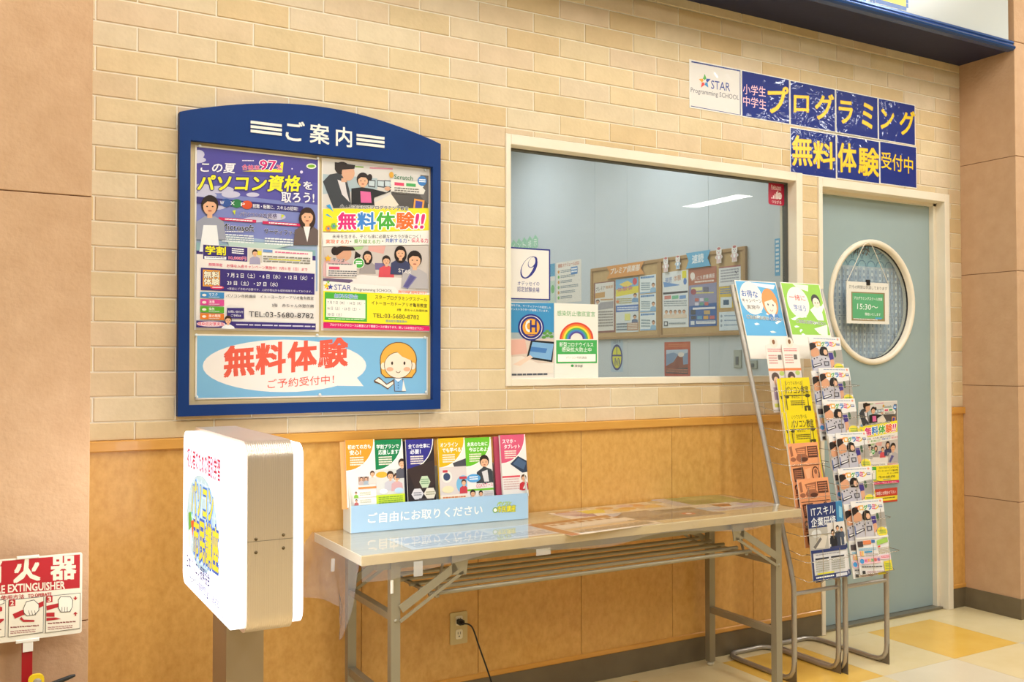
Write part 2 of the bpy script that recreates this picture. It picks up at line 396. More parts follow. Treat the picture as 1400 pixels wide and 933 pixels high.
tag(MB().box(14, 14.1, -11, .1, 0, CEIL).build('wall_mall_right', WALLM), kind='structure')
tag(MB().box(5.9, 14, 0, .1, 0, CEIL).build('wall_beyond', WALLM), kind='structure')
tag(MB().box(-9, -1.3, 0, .1, 0, CEIL).build('wall_before', WALLM), kind='structure')
# ceiling lamps (recessed troffers)
DIFF = plain('lamp_diffuser', '#fff4e2', .5, em=9.)
def troffer(x, y, label, em=DIFF):
    t = empty('ceiling_lamp', (x, y, CEIL), label=label, cat='lamp', group='recessed mall ceiling lamps')
    MB().box(-.17, .17, -.62, .62, -.012, 0).build('frame', WHITE, t)
    for k in range(4): MB().box(-.14, .14, -.59+.3*k, -.31+.3*k, -.014, -.012).build('diffuser', em, t)
for x, y in MALL_LAMPS: troffer(x, y, 'long recessed ceiling lamp above the mall floor, outside the picture')
DIFF2 = plain('far_diffuser', '#fffaf0', .5, em=22.)
t = troffer(9.4, -7.2, 'far ceiling lamp seen mirrored at the top right of the window glass', DIFF2)

# ------------------------------------------------------------------ window
win = empty('window_1', (0, 0, 0), kind='structure')
fr = .022
mb = MB()
for a in ((WX0, WX0+fr, WZ0, WZ1), (WX1-.04, WX1, WZ0, WZ1), (WX0+fr, WX1-.04, WZ1-.04, WZ1), (WX0+fr, WX1-.04, WZ0, WZ0+.028)):
    mb.chbox(a[0], a[1], -.009, .095, a[2], a[3], .002)
mb.build('window_frame', CREAM, win)
mb = MB(); g = .006
gx0, gx1, gz0, gz1 = WX0+fr, WX1-.04, WZ0+.028, WZ1-.04
for a in ((gx0, gx1, gz1-g, gz1), (gx1-g, gx1, gz0, gz1-g)):
    mb.box(a[0], a[1], .045, .075, a[2], a[3])
mb.build('gasket', plain('gasket', '#57554e', .6), win)
PANE = clear('window_glass', '#f2f7f6', .035, gain=1.1)
MB().box(gx0, gx1, .062, .066, gz0, gz1).build('glass_pane', PANE, win)
# ------------------------------------------------------------------ door
dr = empty('door_1', (0, 0, 0), kind='structure')
mb = MB()
# frame with a rebate
mb.chbox(DX0, 3.466, -.012, .04, 0, DZ, .002); mb.box(3.466, 3.478, .042, .08, 0, 2.08)
mb.chbox(4.357, DX1, -.012, .09, 0, DZ, .002); mb.box(4.335, 4.357, .04, .09, 0, 2.09)
mb.chbox(3.466, 4.357, -.012, .09, 2.094, DZ, .002); mb.box(3.466, 4.357, .04, .09, 2.078, 2.094)
mb.build('door_frame', CREAM, dr)
mb = MB(); PX, PZ, PR = 3.895, 1.567, .29
def ringplate(mb, x0, x1, z0, z1, y0, y1, cx, cz, rr, n=48, m=None):
    """plate with a round hole"""
    ang = sorted([2*math.pi*i/n for i in range(n)]+[math.atan2(z-cz, x-cx) % (2*math.pi) for x in (x0, x1) for z in (z0, z1)])
    def edge(t):
        c_, s_ = math.cos(t), math.sin(t); k = min([((x1 if c_ > 0 else x0)-cx)/c_ if abs(c_) > 1e-9 else 1e9, ((z1 if s_ > 0 else z0)-cz)/s_ if abs(s_) > 1e-9 else 1e9]); return cx+c_*k, cz+s_*k
    I = [(cx+rr*math.cos(t), cz+rr*math.sin(t)) for t in ang]; O = [edge(t) for t in ang]; k = len(ang); vs = []
    for y in (y0, y1): vs += [(a, y, b) for a, b in I]+[(a, y, b) for a, b in O]
    fs = []
    for i in range(k):
        j = (i+1) % k
        fs += [(i, j, k+j, k+i), (2*k+i, 3*k+i, 3*k+j, 2*k+j), (i, 2*k+i, 2*k+j, j), (k+i, k+j, 3*k+j, 3*k+i)]
    mb.add(vs, fs, m)
ringplate(mb, 3.470, 4.353, .012, 2.078, .066, .10, PX, PZ, PR)
leaf = mb.build('door_leaf', DOORM, dr)
mb = MB().lathe([(PR-.006, .04), (PR-.006, .0-.008), (PR+.004, -.014), (PR+.016, -.014), (PR+.022, -.006), (PR+.022, .0)], (PX, .066, PZ), 64, axis='y')
mb.build('porthole_ring', CREAM, leaf)
MB().lathe([(PR-.006, .012), (PR-.011, .012), (PR-.011, .018)], (PX, .066, PZ), 64, axis='y').build('glazing_seal', BLACK, leaf)
mb = MB(); n = 48; mb.prism([(PX+PR*math.cos(2*math.pi*i/n), PZ+PR*math.sin(2*math.pi*i/n)) for i in range(n)], .082, .086)
mb.build('porthole_glass', clear('porthole_glass', '#f4f8f8', .08), leaf)  # stronger haze adds some of the reflected brightness to the glass
MB().box(3.47, 4.353, .02, .1, 0, .01).build('threshold', plain('threshold', '#8c8778', .4, .6), dr)

# ------------------------------------------------------------------ shop sign above
sg = empty('overhead_shop_sign', (0, 0, 2.82), label='long white shop sign with navy underside above the brick wall', cat='sign')
SX0, SX1 = .287, 4.497
Zs = 2.82
def L_(mb, n, m): return mb.build(n, m, sg)
L_(MB().box(SX0, SX1, -.27, 0, .004, .02), 'soffit', NAVY)
prof = [(-.27, .0), (-.300, .0), (-.312, .006), (-.316, .014), (-.310, .022), (-.300, .024), (-.300, .030), (-.306, .036), (-.306, .044), (-.298, .050), (-.27, .050)]
L_(MB().prism(prof, SX0, SX1, 'x', smooth=False), 'moulding', plain('moulding_blue', '#2f5390', .22, .35))
L_(MB().box(SX0, SX1-.02, -.29, -.02, .05, .74), 'sign_face', plain('sign_acrylic', '#c2c6c3', .3))
L_(MB().box(SX1-.02, SX1, -.27, -.02, .05, .74), 'end_gap', STUCCO)
a = Art([(1.5, 3.5), (3.8, 3.5), (3.8, 2.87), (1.5, 2.87)], 2.3, .63)
a.T('パソコン市民講座', 1.72, 3.03, 3.70, 3.03, -.27, '#f4dc2c', .05, '#1f62b4', .06)
for q, nm in ((a.let, 'lettering'),):
    o = ob(nm, q.mesh(nm), sg, (2.65, -.2903, 3.185-Zs))
# ================================================================== NOTICE BOARD
nbd = empty('notice_board', (1.022, -.001, 1.103), label='blue arched-top wall notice board headed in white lettering, holding three posters', cat='notice board')
def arch(x):
    t = (x+.455)/.91; return .962+.077*math.sin(math.pi*t)**.9 if 0 < t < 1 else .962
mb = MB()
y0, y1 = -.032, 0
xs = [-.455, -.422]+[-.422+.844*i/24 for i in range(1, 25)]+[.455]
top = [(x, arch(x)) for x in xs]
ox0, ox1, oz0, oz1 = -.421, .424, .035, .876
mb.prism([(ox0, oz1)]+[(-.455, oz1)]+top+[(.455, oz1), (ox1, oz1)], y0, y1)
mb.box(-.455, ox0, y0, y1, 0, oz1); mb.box(ox1, .455, y0, y1, 0, oz1); mb.box(ox0, ox1, y0, y1, 0, oz0)
mb.build('frame', BLUEM, nbd)
MB().box(ox0, ox1, -.0105, -.001, oz0, oz1).build('backing', plain('beige_backing', '#cdb98f', .7), nbd)
a = Art([(.789, 2.10), (1.26, 2.10), (1.26, 2.0), (.789, 2.0)], .471, .1)
for s_, x0, x1 in (('ご', .907, .970), ('案', .989, 1.056), ('内', 1.081, 1.137)): a.T(s_, x0, 2.048, x1, 2.048, -.066, '#f2efe6', .03)
ob('lettering', a.let.mesh('lettering'), nbd, (1.0245-1.022, -.0325, 2.05-1.103))
SW = plain('raised_white', '#f2efe6', .5)
for sx in (-.2325, .1325):
    for k in range(3): MB().box(sx, sx+.103, -.035, -.032, .923+.0145*k, .932+.0145*k).build('stripe', SW, nbd)
TACK = plain('clear_tack', '#dfe3e2', .15)
# ---- poster 1: computer certificates
c1 = (230, 130, 4.665); c2 = (410, 130, 4.665); c3 = (230, 320, 6.665); c4 = (420, 320, 6.663); c5 = (230, 430, 3.684)
NV = '#3a2c78'
a = Art([(266.4, 199.7), (436.8, 216), (436, 452.8), (267, 452.8)], .410, .592, inset=.005)
a.c(*c1); a.PL([(160, 320), (960, 400), (960, 1100), (160, 1100)], '#5a55a8'); a.PL([(160, 320), (960, 400), (960, 560), (160, 480)], '#4f489c')
a.PL([(160, 620), (960, 700), (960, 1100), (160, 1100)], '#7d86c4'); a.PL([(160, 880), (960, 960), (960, 1250), (160, 1250)], '#9fb4d2')
for x, y, rx, ry in ((190, 385, 40, 30), (180, 420, 60, 22), (210, 600, 75, 26), (330, 610, 90, 24), (400, 640, 60, 22), (540, 640, 42, 14), (240, 650, 70, 30), (560, 800, 80, 18), (300, 720, 70, 20), (690, 780, 60, 22)): a.E(x, y, rx, ry, '#c9c6df')
for x, y, k in ((850, 490, 10), (820, 530, 6), (900, 450, 5), (790, 470, 5)): a.E(x, y, k, k, '#e6ddf4', 8)
a.PL([(470, 490), (728, 495), (735, 428), (720, 430), (700, 470)], '#f3e52e')
a.T('この夏', 212, 468, 432, 472, 62, '#f4f0f4', .035, '#4b4290', .05, .15)
a.T('合格率', 470, 463, 582, 468, 34, '#d42a78', .03, '#fff', .04); a.T('97', 584, 448, 688, 452, 62, '#d42a78', .03, '#fff', .04); a.T('%', 690, 462, 722, 464, 32, '#d42a78', .02, '#fff', .04)
a.G(470, 418, 545, 430, 1, '#e8e2f2')
a.T('パソコン資格', 198, 568, 850, 562, 104, '#f6ec2c', .05, '#3a3478', .05, .12); a.T('を', 862, 575, 918, 578, 50, '#f4f0f4', .04, '#4b4290', .04)
a.T('取ろう!', 722, 655, 930, 655, 66, '#f4f0f4', .04, '#4b4290', .04)
a.E(912, 452, 32, 18, '#e9efdc', 14); a.E(912, 452, 24, 10, '#7fb22c', 12)
a.PL([(160, 655), (860, 712), (860, 748), (160, 700)], '#37307a')
for x, y, cc, ch in ((370, 695, '#31549c', 'W'), (437, 698, '#2c7a46', 'X'), (503, 706, '#d8532c', 'P')): a.E(x, y, 34, 28, cc, 16); a.T(ch, x-40, y-2, x-14, y-1, 22, '#fff', .02)
a.T('就職・転職に、スキルの証明！', 540, 712, 826, 728, 26, '#fff', .02)
a.T('パソコン2大資格', 458, 765, 694, 775, 30, '#3a2c78', .02, '#f4f0f4', .06); a.PL([(410, 745), (430, 740), (425, 772)], '#d6e22c'); a.PL([(722, 765), (742, 768), (722, 790)], '#d6e22c')
for x0, y0_ in ((322, 798), (602, 818)): a.PL([(x0, y0_-10), (x0+240, y0_+4), (x0+238, y0_+22), (x0, y0_+8)], '#d02a5e'); a.G(x0+40, y0_-2, x0+215, y0_+10, 1, '#fff', 10)
a.T('Microsoft', 342, 846, 546, 856, 40, '#2f3038', .015, '#eef', .05); a.T('サーティファイ', 614, 872, 820, 884, 34, '#2b2c33', .03, '#eef', .05)
a.G(342, 876, 480, 886, 1, '#f2f2f5')
a.c(*c3); a.PL([(240, 90), (1340, 150), (1340, 220), (240, 200)], '#8fb3b8'); a.PL([(540, 70), (1140, 100), (900, 160), (560, 130)], '#b9cfc9')
a.G(490, 10, 780, 90, 4, '#e9eef0', 14); a.G(880, 40, 1140, 110, 3, '#e9eef0', 12)
a.PL([(240, 165), (1340, 200), (1340, 245), (240, 196)], NV)
a.c(*c1); a.P(265, 715, 54, '#2a1c18', '#9c9fb0'); a.PL([(225, 840), (310, 840), (330, 1010), (200, 1010)], '#eef0f4'); a.P(885, 775, 46, '#3a241c', '#6a5a58', True); a.PL([(860, 840), (905, 840), (885, 940)], '#f2ecec')
a.c(*c3); a.PL([(240, 196), (1340, 243), (1340, 900), (240, 900)], '#f0e9e4')
a.PL([(318, 108), (1312, 165), (1310, 288), (318, 245)], '#f0ece8'); a.PL([(320, 112), (722, 134), (722, 262), (320, 242)], NV)
a.T('学割', 342, 160, 524, 168, 76, '#f6ec2c', .05, '#2a2050', .04); a.R(332, 215, 530, 240, '#fff', 6); a.G(345, 222, 518, 234, 1, NV, 6); a.G(580, 140, 690, 195, 3, '#fff', 8); a.T('10,000円', 552, 228, 710, 235, 34, '#e8447c', .03, '#fff', .04)
a.R(728, 136, 855, 262, '#d9cfc4', 8); a.P(790, 180, 26, '#2a1c18', '#a9a4c0'); a.R(812, 160, 850, 200, '#e8d84a', 3); a.R(862, 148, 948, 172, '#6f97cf', 4); a.G(970, 165, 1270, 185, 1, '#e07098', 14); a.G(865, 205, 1290, 270, 3, '#8a867c', 16); a.R(920, 232, 1200, 240, '#e8e23a', 10)
a.T('期間限定', 370, 290, 495, 296, 26, '#e8447c', .02); a.T('お得な入会キャンペーン実施中！7月31日（日）まで', 535, 300, 1265, 325, 30, '#dc3a64', .015)
a.PL([(300, 322), (1330, 362), (1328, 552), (300, 525)], NV); a.PL([(318, 338), (474, 345), (474, 495), (318, 490)], '#eda43c')
a.T('無料', 328, 382, 468, 388, 60, '#f8f0d8', .05, '#2a2050', .04); a.T('体験', 328, 448, 468, 450, 60, '#f8f0d8', .05, '#2a2050', .04); a.E(448, 500, 62, 17, '#dc3a64', 16); a.G(405, 494, 495, 508, 1, '#fff')
a.T('7 月 2 日（土）・6 日（水）・12 日（火）・', 538, 385, 1312, 402, 42, '#fff', .02); a.T('23 日（土）・27 日（水）', 538, 455, 995, 465, 40, '#fff', .02)
a.T('※事前にご予約が必要です。上記日程以外も個別相談を承っております。', 540, 508, 1305, 525, 22, '#e6e0f0', .005)
for y, cc, s_ in ((540, '#3f8cc8', 'マスク'), (605, '#d84a94', '消毒'), (670, '#5aa72c', '換気'), (733, '#e07a24', '席の間隔')): a.PL([(296, y), (512, y+5), (512, y+60), (296, y+54)], cc); a.T(s_, 374, y+24, 374+26*len(s_), y+24, 26, '#fff', .015); a.E(332, y+30, 20, 12, '#f2e8e0', 10); a.G(374, y+44, 470, y+52, 1, '#e8eef2')
a.T('パソコン市民講座　イトーヨーカドーアリオ亀有教室', 528, 572, 1320, 584, 32, '#2b2733', .005); a.T('3階　赤ちゃん休憩所隣', 942, 652, 1322, 656, 30, '#2b2733', .01)
a.R(538, 682, 692, 778, NV); a.T('お問い合わせ', 548, 715, 684, 717, 22, '#fff', .01); a.T('ご予約は', 574, 750, 664, 752, 22, '#fff', .01)
a.T('TEL:03-5680-8782', 736, 735, 1320, 742, 48, '#26232c', .004)
a.PL([(246, 800), (1338, 812), (1338, 868), (246, 862)], NV); a.E(395, 830, 130, 24, '#f6dce4', 18); a.T('感染症対策実施', 275, 828, 510, 830, 32, '#dc3a64', .03, '#fff', .05)
a.P(548, 792, 32, '#3a2418', '#f2f4f8'); a.G(620, 826, 1330, 846, 1, '#d9d4ea', 8)
P1 = a.put('poster', 'purple sky poster with yellow title, upper left in the blue notice board', 'poster', (.8235, -.0135, 1.6725))
# ---- poster 2: programming school
def school_art(quad, w, h, full=True):
    a = Art(quad, w, h, inset=.004)
    a.c(*c2); a.PL([(130, 425), (845, 465), (845, 730), (130, 730)], '#d9d4cf'); a.PL([(140, 510), (500, 530), (500, 600), (140, 640)], '#aebfc6')
    a.R(355, 452, 410, 462, '#8fb35c', 3); a.R(450, 458, 600, 468, '#d98fa4', 3)
    for x in (440, 500, 545): a.PL([(x, 540), (x+48, 543), (x+46, 590), (x, 585)], '#4c5058'); a.PL([(x+4, 546), (x+43, 549), (x+41, 582), (x+4, 578)], '#c9d6dc')
    a.PL([(590, 600), (828, 610), (828, 730), (640, 720), (590, 670)], '#55504e'); a.PL([(780, 500), (835, 505), (835, 690), (780, 640)], '#6f6a68')
    a.PL([(480, 690), (590, 630), (640, 700), (560, 730), (470, 730)], '#e9dccb')
    a.PL([(145, 560), (190, 512), (250, 500), (300, 545), (320, 620), (330, 720), (215, 730)], '#3c4046'); a.PL([(240, 545), (290, 560), (300, 620), (320, 690), (270, 640)], '#dcd6d8')
    a.E(270, 470, 48, 42, '#2a1e1a'); a.E(310, 500, 42, 50, '#dba98a'); a.PL([(222, 432), (355, 448), (350, 472), (270, 480), (245, 500), (222, 480)], '#2a1e1a'); a.R(265, 535, 300, 560, '#dba98a')
    a.P(405, 545, 40, '#2b1f1c', '#232326'); a.E(450, 525, 16, 22, '#2b1f1c'); a.PL([(330, 600), (400, 590), (470, 600), (560, 620), (585, 600), (590, 612), (480, 655), (470, 700), (330, 700)], '#232326'); a.E(565, 595, 20, 13, '#dba98a')
    a.PL([(388, 615), (455, 620), (462, 690), (392, 690)], '#e06aa0')
    a.G(585, 560, 800, 620, 4, '#f2efe8', 14); a.PL([(585, 530), (760, 545), (810, 600), (800, 625), (590, 610)], '#e8e3da'); a.T('Scratch', 608, 516, 730, 524, 30, '#4a7a50', .02, '#fff', .04); a.E(590, 505, 15, 20, '#e2a83c', 12)
    a.R(610, 552, 672, 572, '#e0466c', 4); a.R(686, 556, 748, 576, '#4aa85c', 4); a.G(610, 585, 770, 630, 3, '#77726c', 8); a.E(790, 540, 30, 32, '#3f7fc4', 16); a.G(770, 528, 812, 552, 2, '#fff', 2)
    a.PL([(738, 655), (805, 665), (795, 740), (730, 730)], '#f0a24a'); a.PL([(748, 668), (792, 674), (785, 728), (742, 722)], '#4c4a98')
    a.PL([(130, 735), (845, 715), (845, 880), (130, 880)], '#f8e62c')
    a.PL([(165, 715), (190, 705), (215, 755)], '#3fa0dc'); a.PL([(160, 775), (175, 768), (212, 795)], '#3fa0dc')
    a.T('小・中学生向けプログラミング教室', 256, 716, 700, 720, 26, '#2a2a30', .02, '#fff', .07)
    for s_, x, cc in (('無', 245, '#e02c7c'), ('料', 370, '#3f86d4'), ('体', 495, '#4cae3c'), ('験', 620, '#f0702c')): a.T(s_, x, 812-(x-245)*.03, x+115, 808-(x-245)*.03, 106, cc, .055, '#fff', .05)
    a.T('!!', 752, 800, 806, 800, 90, '#e02c7c', .05, '#fff', .05, .15)
    for x, y, cc in ((180, 862, '#f0a03c'), (215, 845, '#7fc05c')):
        for t in range(6): a.E(x+13*math.cos(t), y+13*math.sin(t), 8, 8, cc, 8)
        a.E(x, y, 8, 8, '#5a7fc8', 8)
    a.PL([(130, 890), (845, 870), (845, 935), (130, 945)], '#f4efe8'); 
    a.c(*c4); a.PL([(130, 10), (1130, -40), (1130, 90), (130, 130)], '#f4efe8')
    a.T('未来を生きる、子ども達に必要なチカラが身につく！', 228, 38, 1042, 16, 36, '#2e2a34', .015)
    for s_, x0, x1, y, cc in (('実現する力', 168, 378, 84, '#e8682c'), ('・', 392, 402, 80, '#444'), ('乗り越える力', 428, 668, 76, '#6aae3c'), ('・', 688, 698, 70, '#444'), ('共創する力', 718, 914, 60, '#4a74c8'), ('・', 928, 938, 56, '#444'), ('伝える力', 958, 1112, 54, '#dc3a64')): a.T(s_, x0, y, x1, y-2, 38 if s_ != '・' else 10, cc, .025)
    a.PL([(130, 135), (1130, 95), (1120, 530), (130, 520)], '#cfc4bd'); a.PL([(560, 115), (720, 110), (700, 185), (560, 160)], '#e0a9a0'); a.PL([(420, 130), (520, 118), (500, 150), (420, 160)], '#a9c98c')
    a.PL([(130, 430), (500, 380), (900, 400), (1000, 500), (700, 530), (130, 520)], '#ece4de'); a.PL([(130, 420), (410, 425), (420, 440), (260, 520), (130, 450)], '#6c5a7c'); a.R(620, 270, 720, 330, '#7a6f9a')
    a.E(330, 190, 75, 72, '#d9a384'); a.E(250, 170, 32, 40, '#2b1f1c'); a.PL([(225, 150), (300, 125), (420, 130), (440, 160), (330, 165), (270, 210), (235, 190)], '#2b1f1c'); a.PL([(440, 165), (490, 200), (470, 260), (430, 240)], '#2b1f1c')
    a.PL([(135, 300), (160, 250), (330, 245), (420, 300), (430, 400), (180, 420), (135, 400)], '#e0b4b4')
    a.P(552, 210, 40, '#2b1f1c', '#a39a98', True); a.P(725, 245, 38, '#2b1f1c', '#d8525c'); a.P(855, 170, 50, '#241a18', '#3c4266', True); a.P(985, 230, 66, '#241a18', '#b8b2b4')
    a.T('STAR', 835, 330, 955, 350, 34, '#e8e4e0', .02); a.PL([(940, 360), (1005, 390), (920, 500), (875, 480)], '#7f7aa8'); a.PL([(948, 372), (990, 392), (918, 488), (884, 476)], '#5c5890')
    a.E(470, 275, 52, 50, '#f4f4ec', 20); a.E(470, 275, 46, 44, '#4cae4c', 20); a.G(440, 256, 500, 292, 2, '#fff'); 
    a.R(170, 285, 450, 405, '#e8dfda'); a.T('キッズ', 228, 245, 340, 256, 36, '#3a3a44', .02, '#fff', .06); a.G(190, 285, 410, 300, 1, '#6a6a70'); a.R(195, 313, 292, 338, '#e0466c'); a.G(190, 348, 450, 405, 3, '#6a6a70')
    def star(cx, cy_, R_, cc): a.PL([(cx+(R_ if i % 2 == 0 else R_*.42)*math.sin(i*math.pi/5), cy_-(R_ if i % 2 == 0 else R_*.42)*math.cos(i*math.pi/5)) for i in range(10)], cc)
    star(185, 240, 36, '#f4b42c')
    a.PL([(130, 445), (800, 480), (830, 520), (1130, 530), (1130, 560), (130, 540)], '#f0ebe6')
    star(172, 490, 34, '#f4d02c'); star(208, 498, 30, '#3c4a98'); star(188, 455, 20, '#8fc04c'); star(180, 515, 12, '#dc3a44')
    a.T('STAR', 244, 500, 398, 502, 50, '#3f4a9c', .01); a.T('Programming SCHOOL', 424, 515, 778, 524, 34, '#56545c', .005)
    a.T('無料体験 随時受付中！', 832, 525, 1095, 530, 26, '#f0702c', .02, '#fff', .05)
    a.PL([(130, 535), (1120, 548), (1120, 822), (130, 815)], '#f8e62c'); a.PL([(155, 545), (545, 552), (545, 805), (155, 798)], '#4cae3c'); a.PL([(170, 605), (530, 610), (530, 775), (170, 770)], '#f6f2e8')
    a.T('無料体験会', 244, 578, 460, 580, 40, '#3f86c4', .03, '#fff', .06); a.T('7 月 7 日（木）・14 日（木）・', 182, 638, 525, 642, 30, '#4a4650', .003); a.T('16 日（土）・23 日（土）・', 182, 690, 480, 694, 30, '#4a4650', .003); a.T('30 日（土）', 182, 745, 312, 747, 30, '#4a4650', .003); a.G(190, 782, 520, 794, 1, '#eaf4e0')
    a.T('スタープログラミングスクール', 618, 578, 1096, 592, 38, '#3a3430', .01); a.T('イトーヨーカドーアリオ亀有教室', 584, 632, 1096, 646, 36, '#3a3430', .01); a.T('3階　赤ちゃん休憩所隣', 818, 688, 1100, 694, 24, '#3a3430', .005)
    a.T('TEL:03-5680-8782', 598, 745, 1022, 752, 38, '#3a3430', .003); a.T('感染症対策実施中', 715, 793, 910, 795, 22, '#3f86c4', .01)
    a.PL([(130, 820), (1120, 830), (1118, 880), (130, 872)], '#dc1c6c'); a.T('プログラミングのコースは教室により開講コースが異なります。詳しくはお問合せ下さい', 205, 838, 1060, 852, 24, '#fff', .01)
    return a
SQ = [(439.5, 216.5), (590, 229), (589, 452.5), (440, 454)]
a = school_art(SQ, .404, .592)
P2 = a.put('poster', 'programming class poster with yellow band and rainbow-coloured characters, upper right in the notice board', 'poster', (1.239, -.0135, 1.677))
# ---- poster 3: light blue banner
a = Art([(138, 98), (1308, 118), (1308, 405), (140, 430)], .812, .209, inset=.005)
a.R(100, 90, 1400, 460, '#7fb9e0'); a.E(590, 260, 413, 132, '#f3ece8', 40); a.PL([(860, 360), (990, 362), (955, 318), (960, 290)], '#f3ece8')
for s_, x0, x1, y, h_ in (('無', 288, 438, 240, 150), ('料', 450, 595, 228, 150), ('体', 612, 752, 218, 145), ('験', 766, 908, 202, 140)): a.T(s_, x0, y, x1, y-14, h_, '#e8604c', .06)
a.T('ご予約受付中！', 508, 352, 842, 326, 46, '#e8604c', .012)
ow = '#6a4a34'
a.E(1162, 232, 92, 90, ow, 26); a.PL([(1070, 240), (1075, 300), (1098, 322), (1230, 322), (1252, 290), (1252, 230)], ow)
a.E(1162, 232, 88, 86, '#eab04c', 26); a.PL([(1074, 240), (1080, 300), (1100, 317), (1228, 317), (1247, 290), (1247, 230)], '#eab04c')
a.E(1088, 262, 13, 18, '#f8e4d0', 12); a.E(1234, 262, 13, 18, '#f8e4d0', 12); a.E(1161, 258, 70, 66, ow, 26); a.E(1161, 258, 67, 63, '#f8e4d0', 26)
a.PL([(1088, 250), (1095, 195), (1140, 172), (1185, 180), (1238, 240), (1180, 215), (1142, 180), (1108, 215)], '#eab04c')
for e in (1131, 1192): a.E(e, 248, 5, 9, '#3a2a24', 10)
a.E(1120, 278, 17, 11, '#f4b494', 12); a.E(1204, 278, 17, 11, '#f4b494', 12); a.A(1161, 285, 12, 9, ow, 10, 170, 10)
a.PL([(1138, 325), (1185, 325), (1198, 388), (1142, 388)], ow); a.PL([(1142, 328), (1182, 328), (1192, 386), (1145, 386)], '#7fb4e4'); a.PL([(1142, 324), (1160, 340), (1182, 324)], '#fff')
a.PL([(1040, 335), (1060, 318), (1070, 318), (1086, 334), (1105, 350), (1136, 330), (1140, 350), (1110, 378), (1072, 352), (1045, 345)], ow); a.PL([(1046, 335), (1062, 322), (1080, 334), (1103, 356), (1136, 338), (1137, 350), (1110, 372), (1072, 348)], '#f8ece0'); a.PL([(1186, 330), (1200, 386), (1180, 386)], '#f6f0ea')
for k in (345, 358, 371): a.E(1161, k, 3, 3, '#3a6aa0', 8)
a.put('poster', 'wide light blue poster with white speech bubble and drawn girl, bottom of the notice board', 'poster', (1.029, -.0135, 1.259))
for x, z in ((-.397, .257), (-.39, .864), (.40, .258), (.4, .865), (.0, .262), (-.395, .06), (.01, .06), (.405, .062), (.0, .866)):
    MB().lathe([(.0, -.0045), (.004, -.0045), (.005, -.003), (.005, 0)], (x, -.015, z), 10, axis='y').build('push_tack', TACK, nbd)


# ================================================================== BLUE SIGN SHEETS ABOVE THE DOOR
LAM = noisy('laminate_blue', '#1c2f80', '#1f3488', 5, .1, .0, coat=.8)
def lam(h, seed):
    m, t, b = new('laminate'); N = t.nodes.new; L = t.links.new
    b.inputs['Base Color'].default_value = lin(h); b.inputs['Roughness'].default_value = .5; b.inputs['Specular IOR Level'].default_value = .2; b.inputs['Coat Weight'].default_value = .6; b.inputs['Coat Roughness'].default_value = .035
    tc = N('ShaderNodeTexCoord'); mp = N('ShaderNodeMapping'); mp.inputs['Location'].default_value = (seed*3.1, 0, seed); mp.inputs['Rotation'].default_value = (0, .4, 0); L(tc.outputs['Object'], mp.inputs[0])
    n = N('ShaderNodeTexNoise'); n.inputs['Scale'].default_value = 7; n.inputs['Detail'].default_value = 2.5; n.inputs['Distortion'].default_value = 2.2; L(mp.outputs[0], n.inputs['Vector'])
    bp = N('ShaderNodeBump'); bp.inputs['Strength'].default_value = .40; bp.inputs['Distance'].default_value = .012; L(n.outputs[0], bp.inputs['Height']); L(bp.outputs[0], b.inputs['Coat Normal'])
    return m
q = (920, 60, 3.889)
def sheet(quad, x0, x1, z0, z1, label, items, base='#0d2880', edge='#efeae2', name='sign_sheet'):
    a = Art(quad, x1-x0, z1-z0, org=(920, 60), sc=3.889, inset=.004, gloss=.3)
    a.org = (0, 0); a.sc = 1
    A2 = Art([(p_[0], p_[1]) for p_ in quad], x1-x0, z1-z0, inset=.004, gloss=.25)
    for it in items: it(A2)
    o = A2.put(name, label, 'sign', ((x0+x1)/2, -.0048, (z0+z1)/2), paper=plain('laminate_edge', edge, .3), thick=.0008)
    m = lam(base, x0*7+z0)
    w, h = (x1-x0)/2-.004, (z1-z0)/2-.004
    ob('print_ground', MB().box(-w, w, -.00042, -.0003, -h, h).mesh('print_ground', m), o)
    return o
def tx(s_, x0, y0_, x1, y1_, h_, col='#f2d22c', b=.03, **k): return lambda A_: A_.T(s_, x0, y0_, x1, y1_, h_, col, b, **k)
Q = lambda a_, b_, c_, d_: [a_, b_, c_, d_]
OY = dict(out='#c88a1c', ow=.012)
# quads in the zoomed crop (920,60)-(1280,280)
def stl(A_):
    A_.R(92, 92, 350, 100, '#2b3a80', 52); A_.R(92, 330, 350, 334, '#2b3a80', 40); A_.R(350, 130, 354, 372, '#2b3a80'); 
    def st(cx, cy_, R_, cc, rot=0): A_.PL([(cx+(R_ if i % 2 == 0 else R_*.45)*math.sin(i*math.pi/5+rot), cy_-(R_ if i % 2 == 0 else R_*.45)*math.cos(i*math.pi/5+rot)) for i in range(10)], cc)
    cx, cy_ = 166, 202; cols = ['#5aa84c', '#2f4a9c', '#3a8ac4', '#dc3a34', '#f0a42c']
    for i in range(5):
        t = i*2*math.pi/5; t1 = t+math.pi/5; t0 = t-math.pi/5
        A_.PL([(cx+34*math.sin(t), cy_-40*math.cos(t)), (cx+16*math.sin(t1), cy_-18*math.cos(t1)), (cx+7*math.sin(t), cy_-7*math.cos(t)), (cx+16*math.sin(t0), cy_-18*math.cos(t0))], cols[i])
    A_.T('STAR', 200, 218, 300, 232, 44, '#3a4a94', .01); A_.T('Programming SCHOOL', 90, 250, 345, 288, 34, '#77737a', .004)
sheet([(80, 82), (357, 142), (357, 378), (84, 340)], 2.667, 2.964, 2.362, 2.571, 'white laminated sheet with coloured star logo, left end of the upper sign row', [stl], base='#e6e0da')
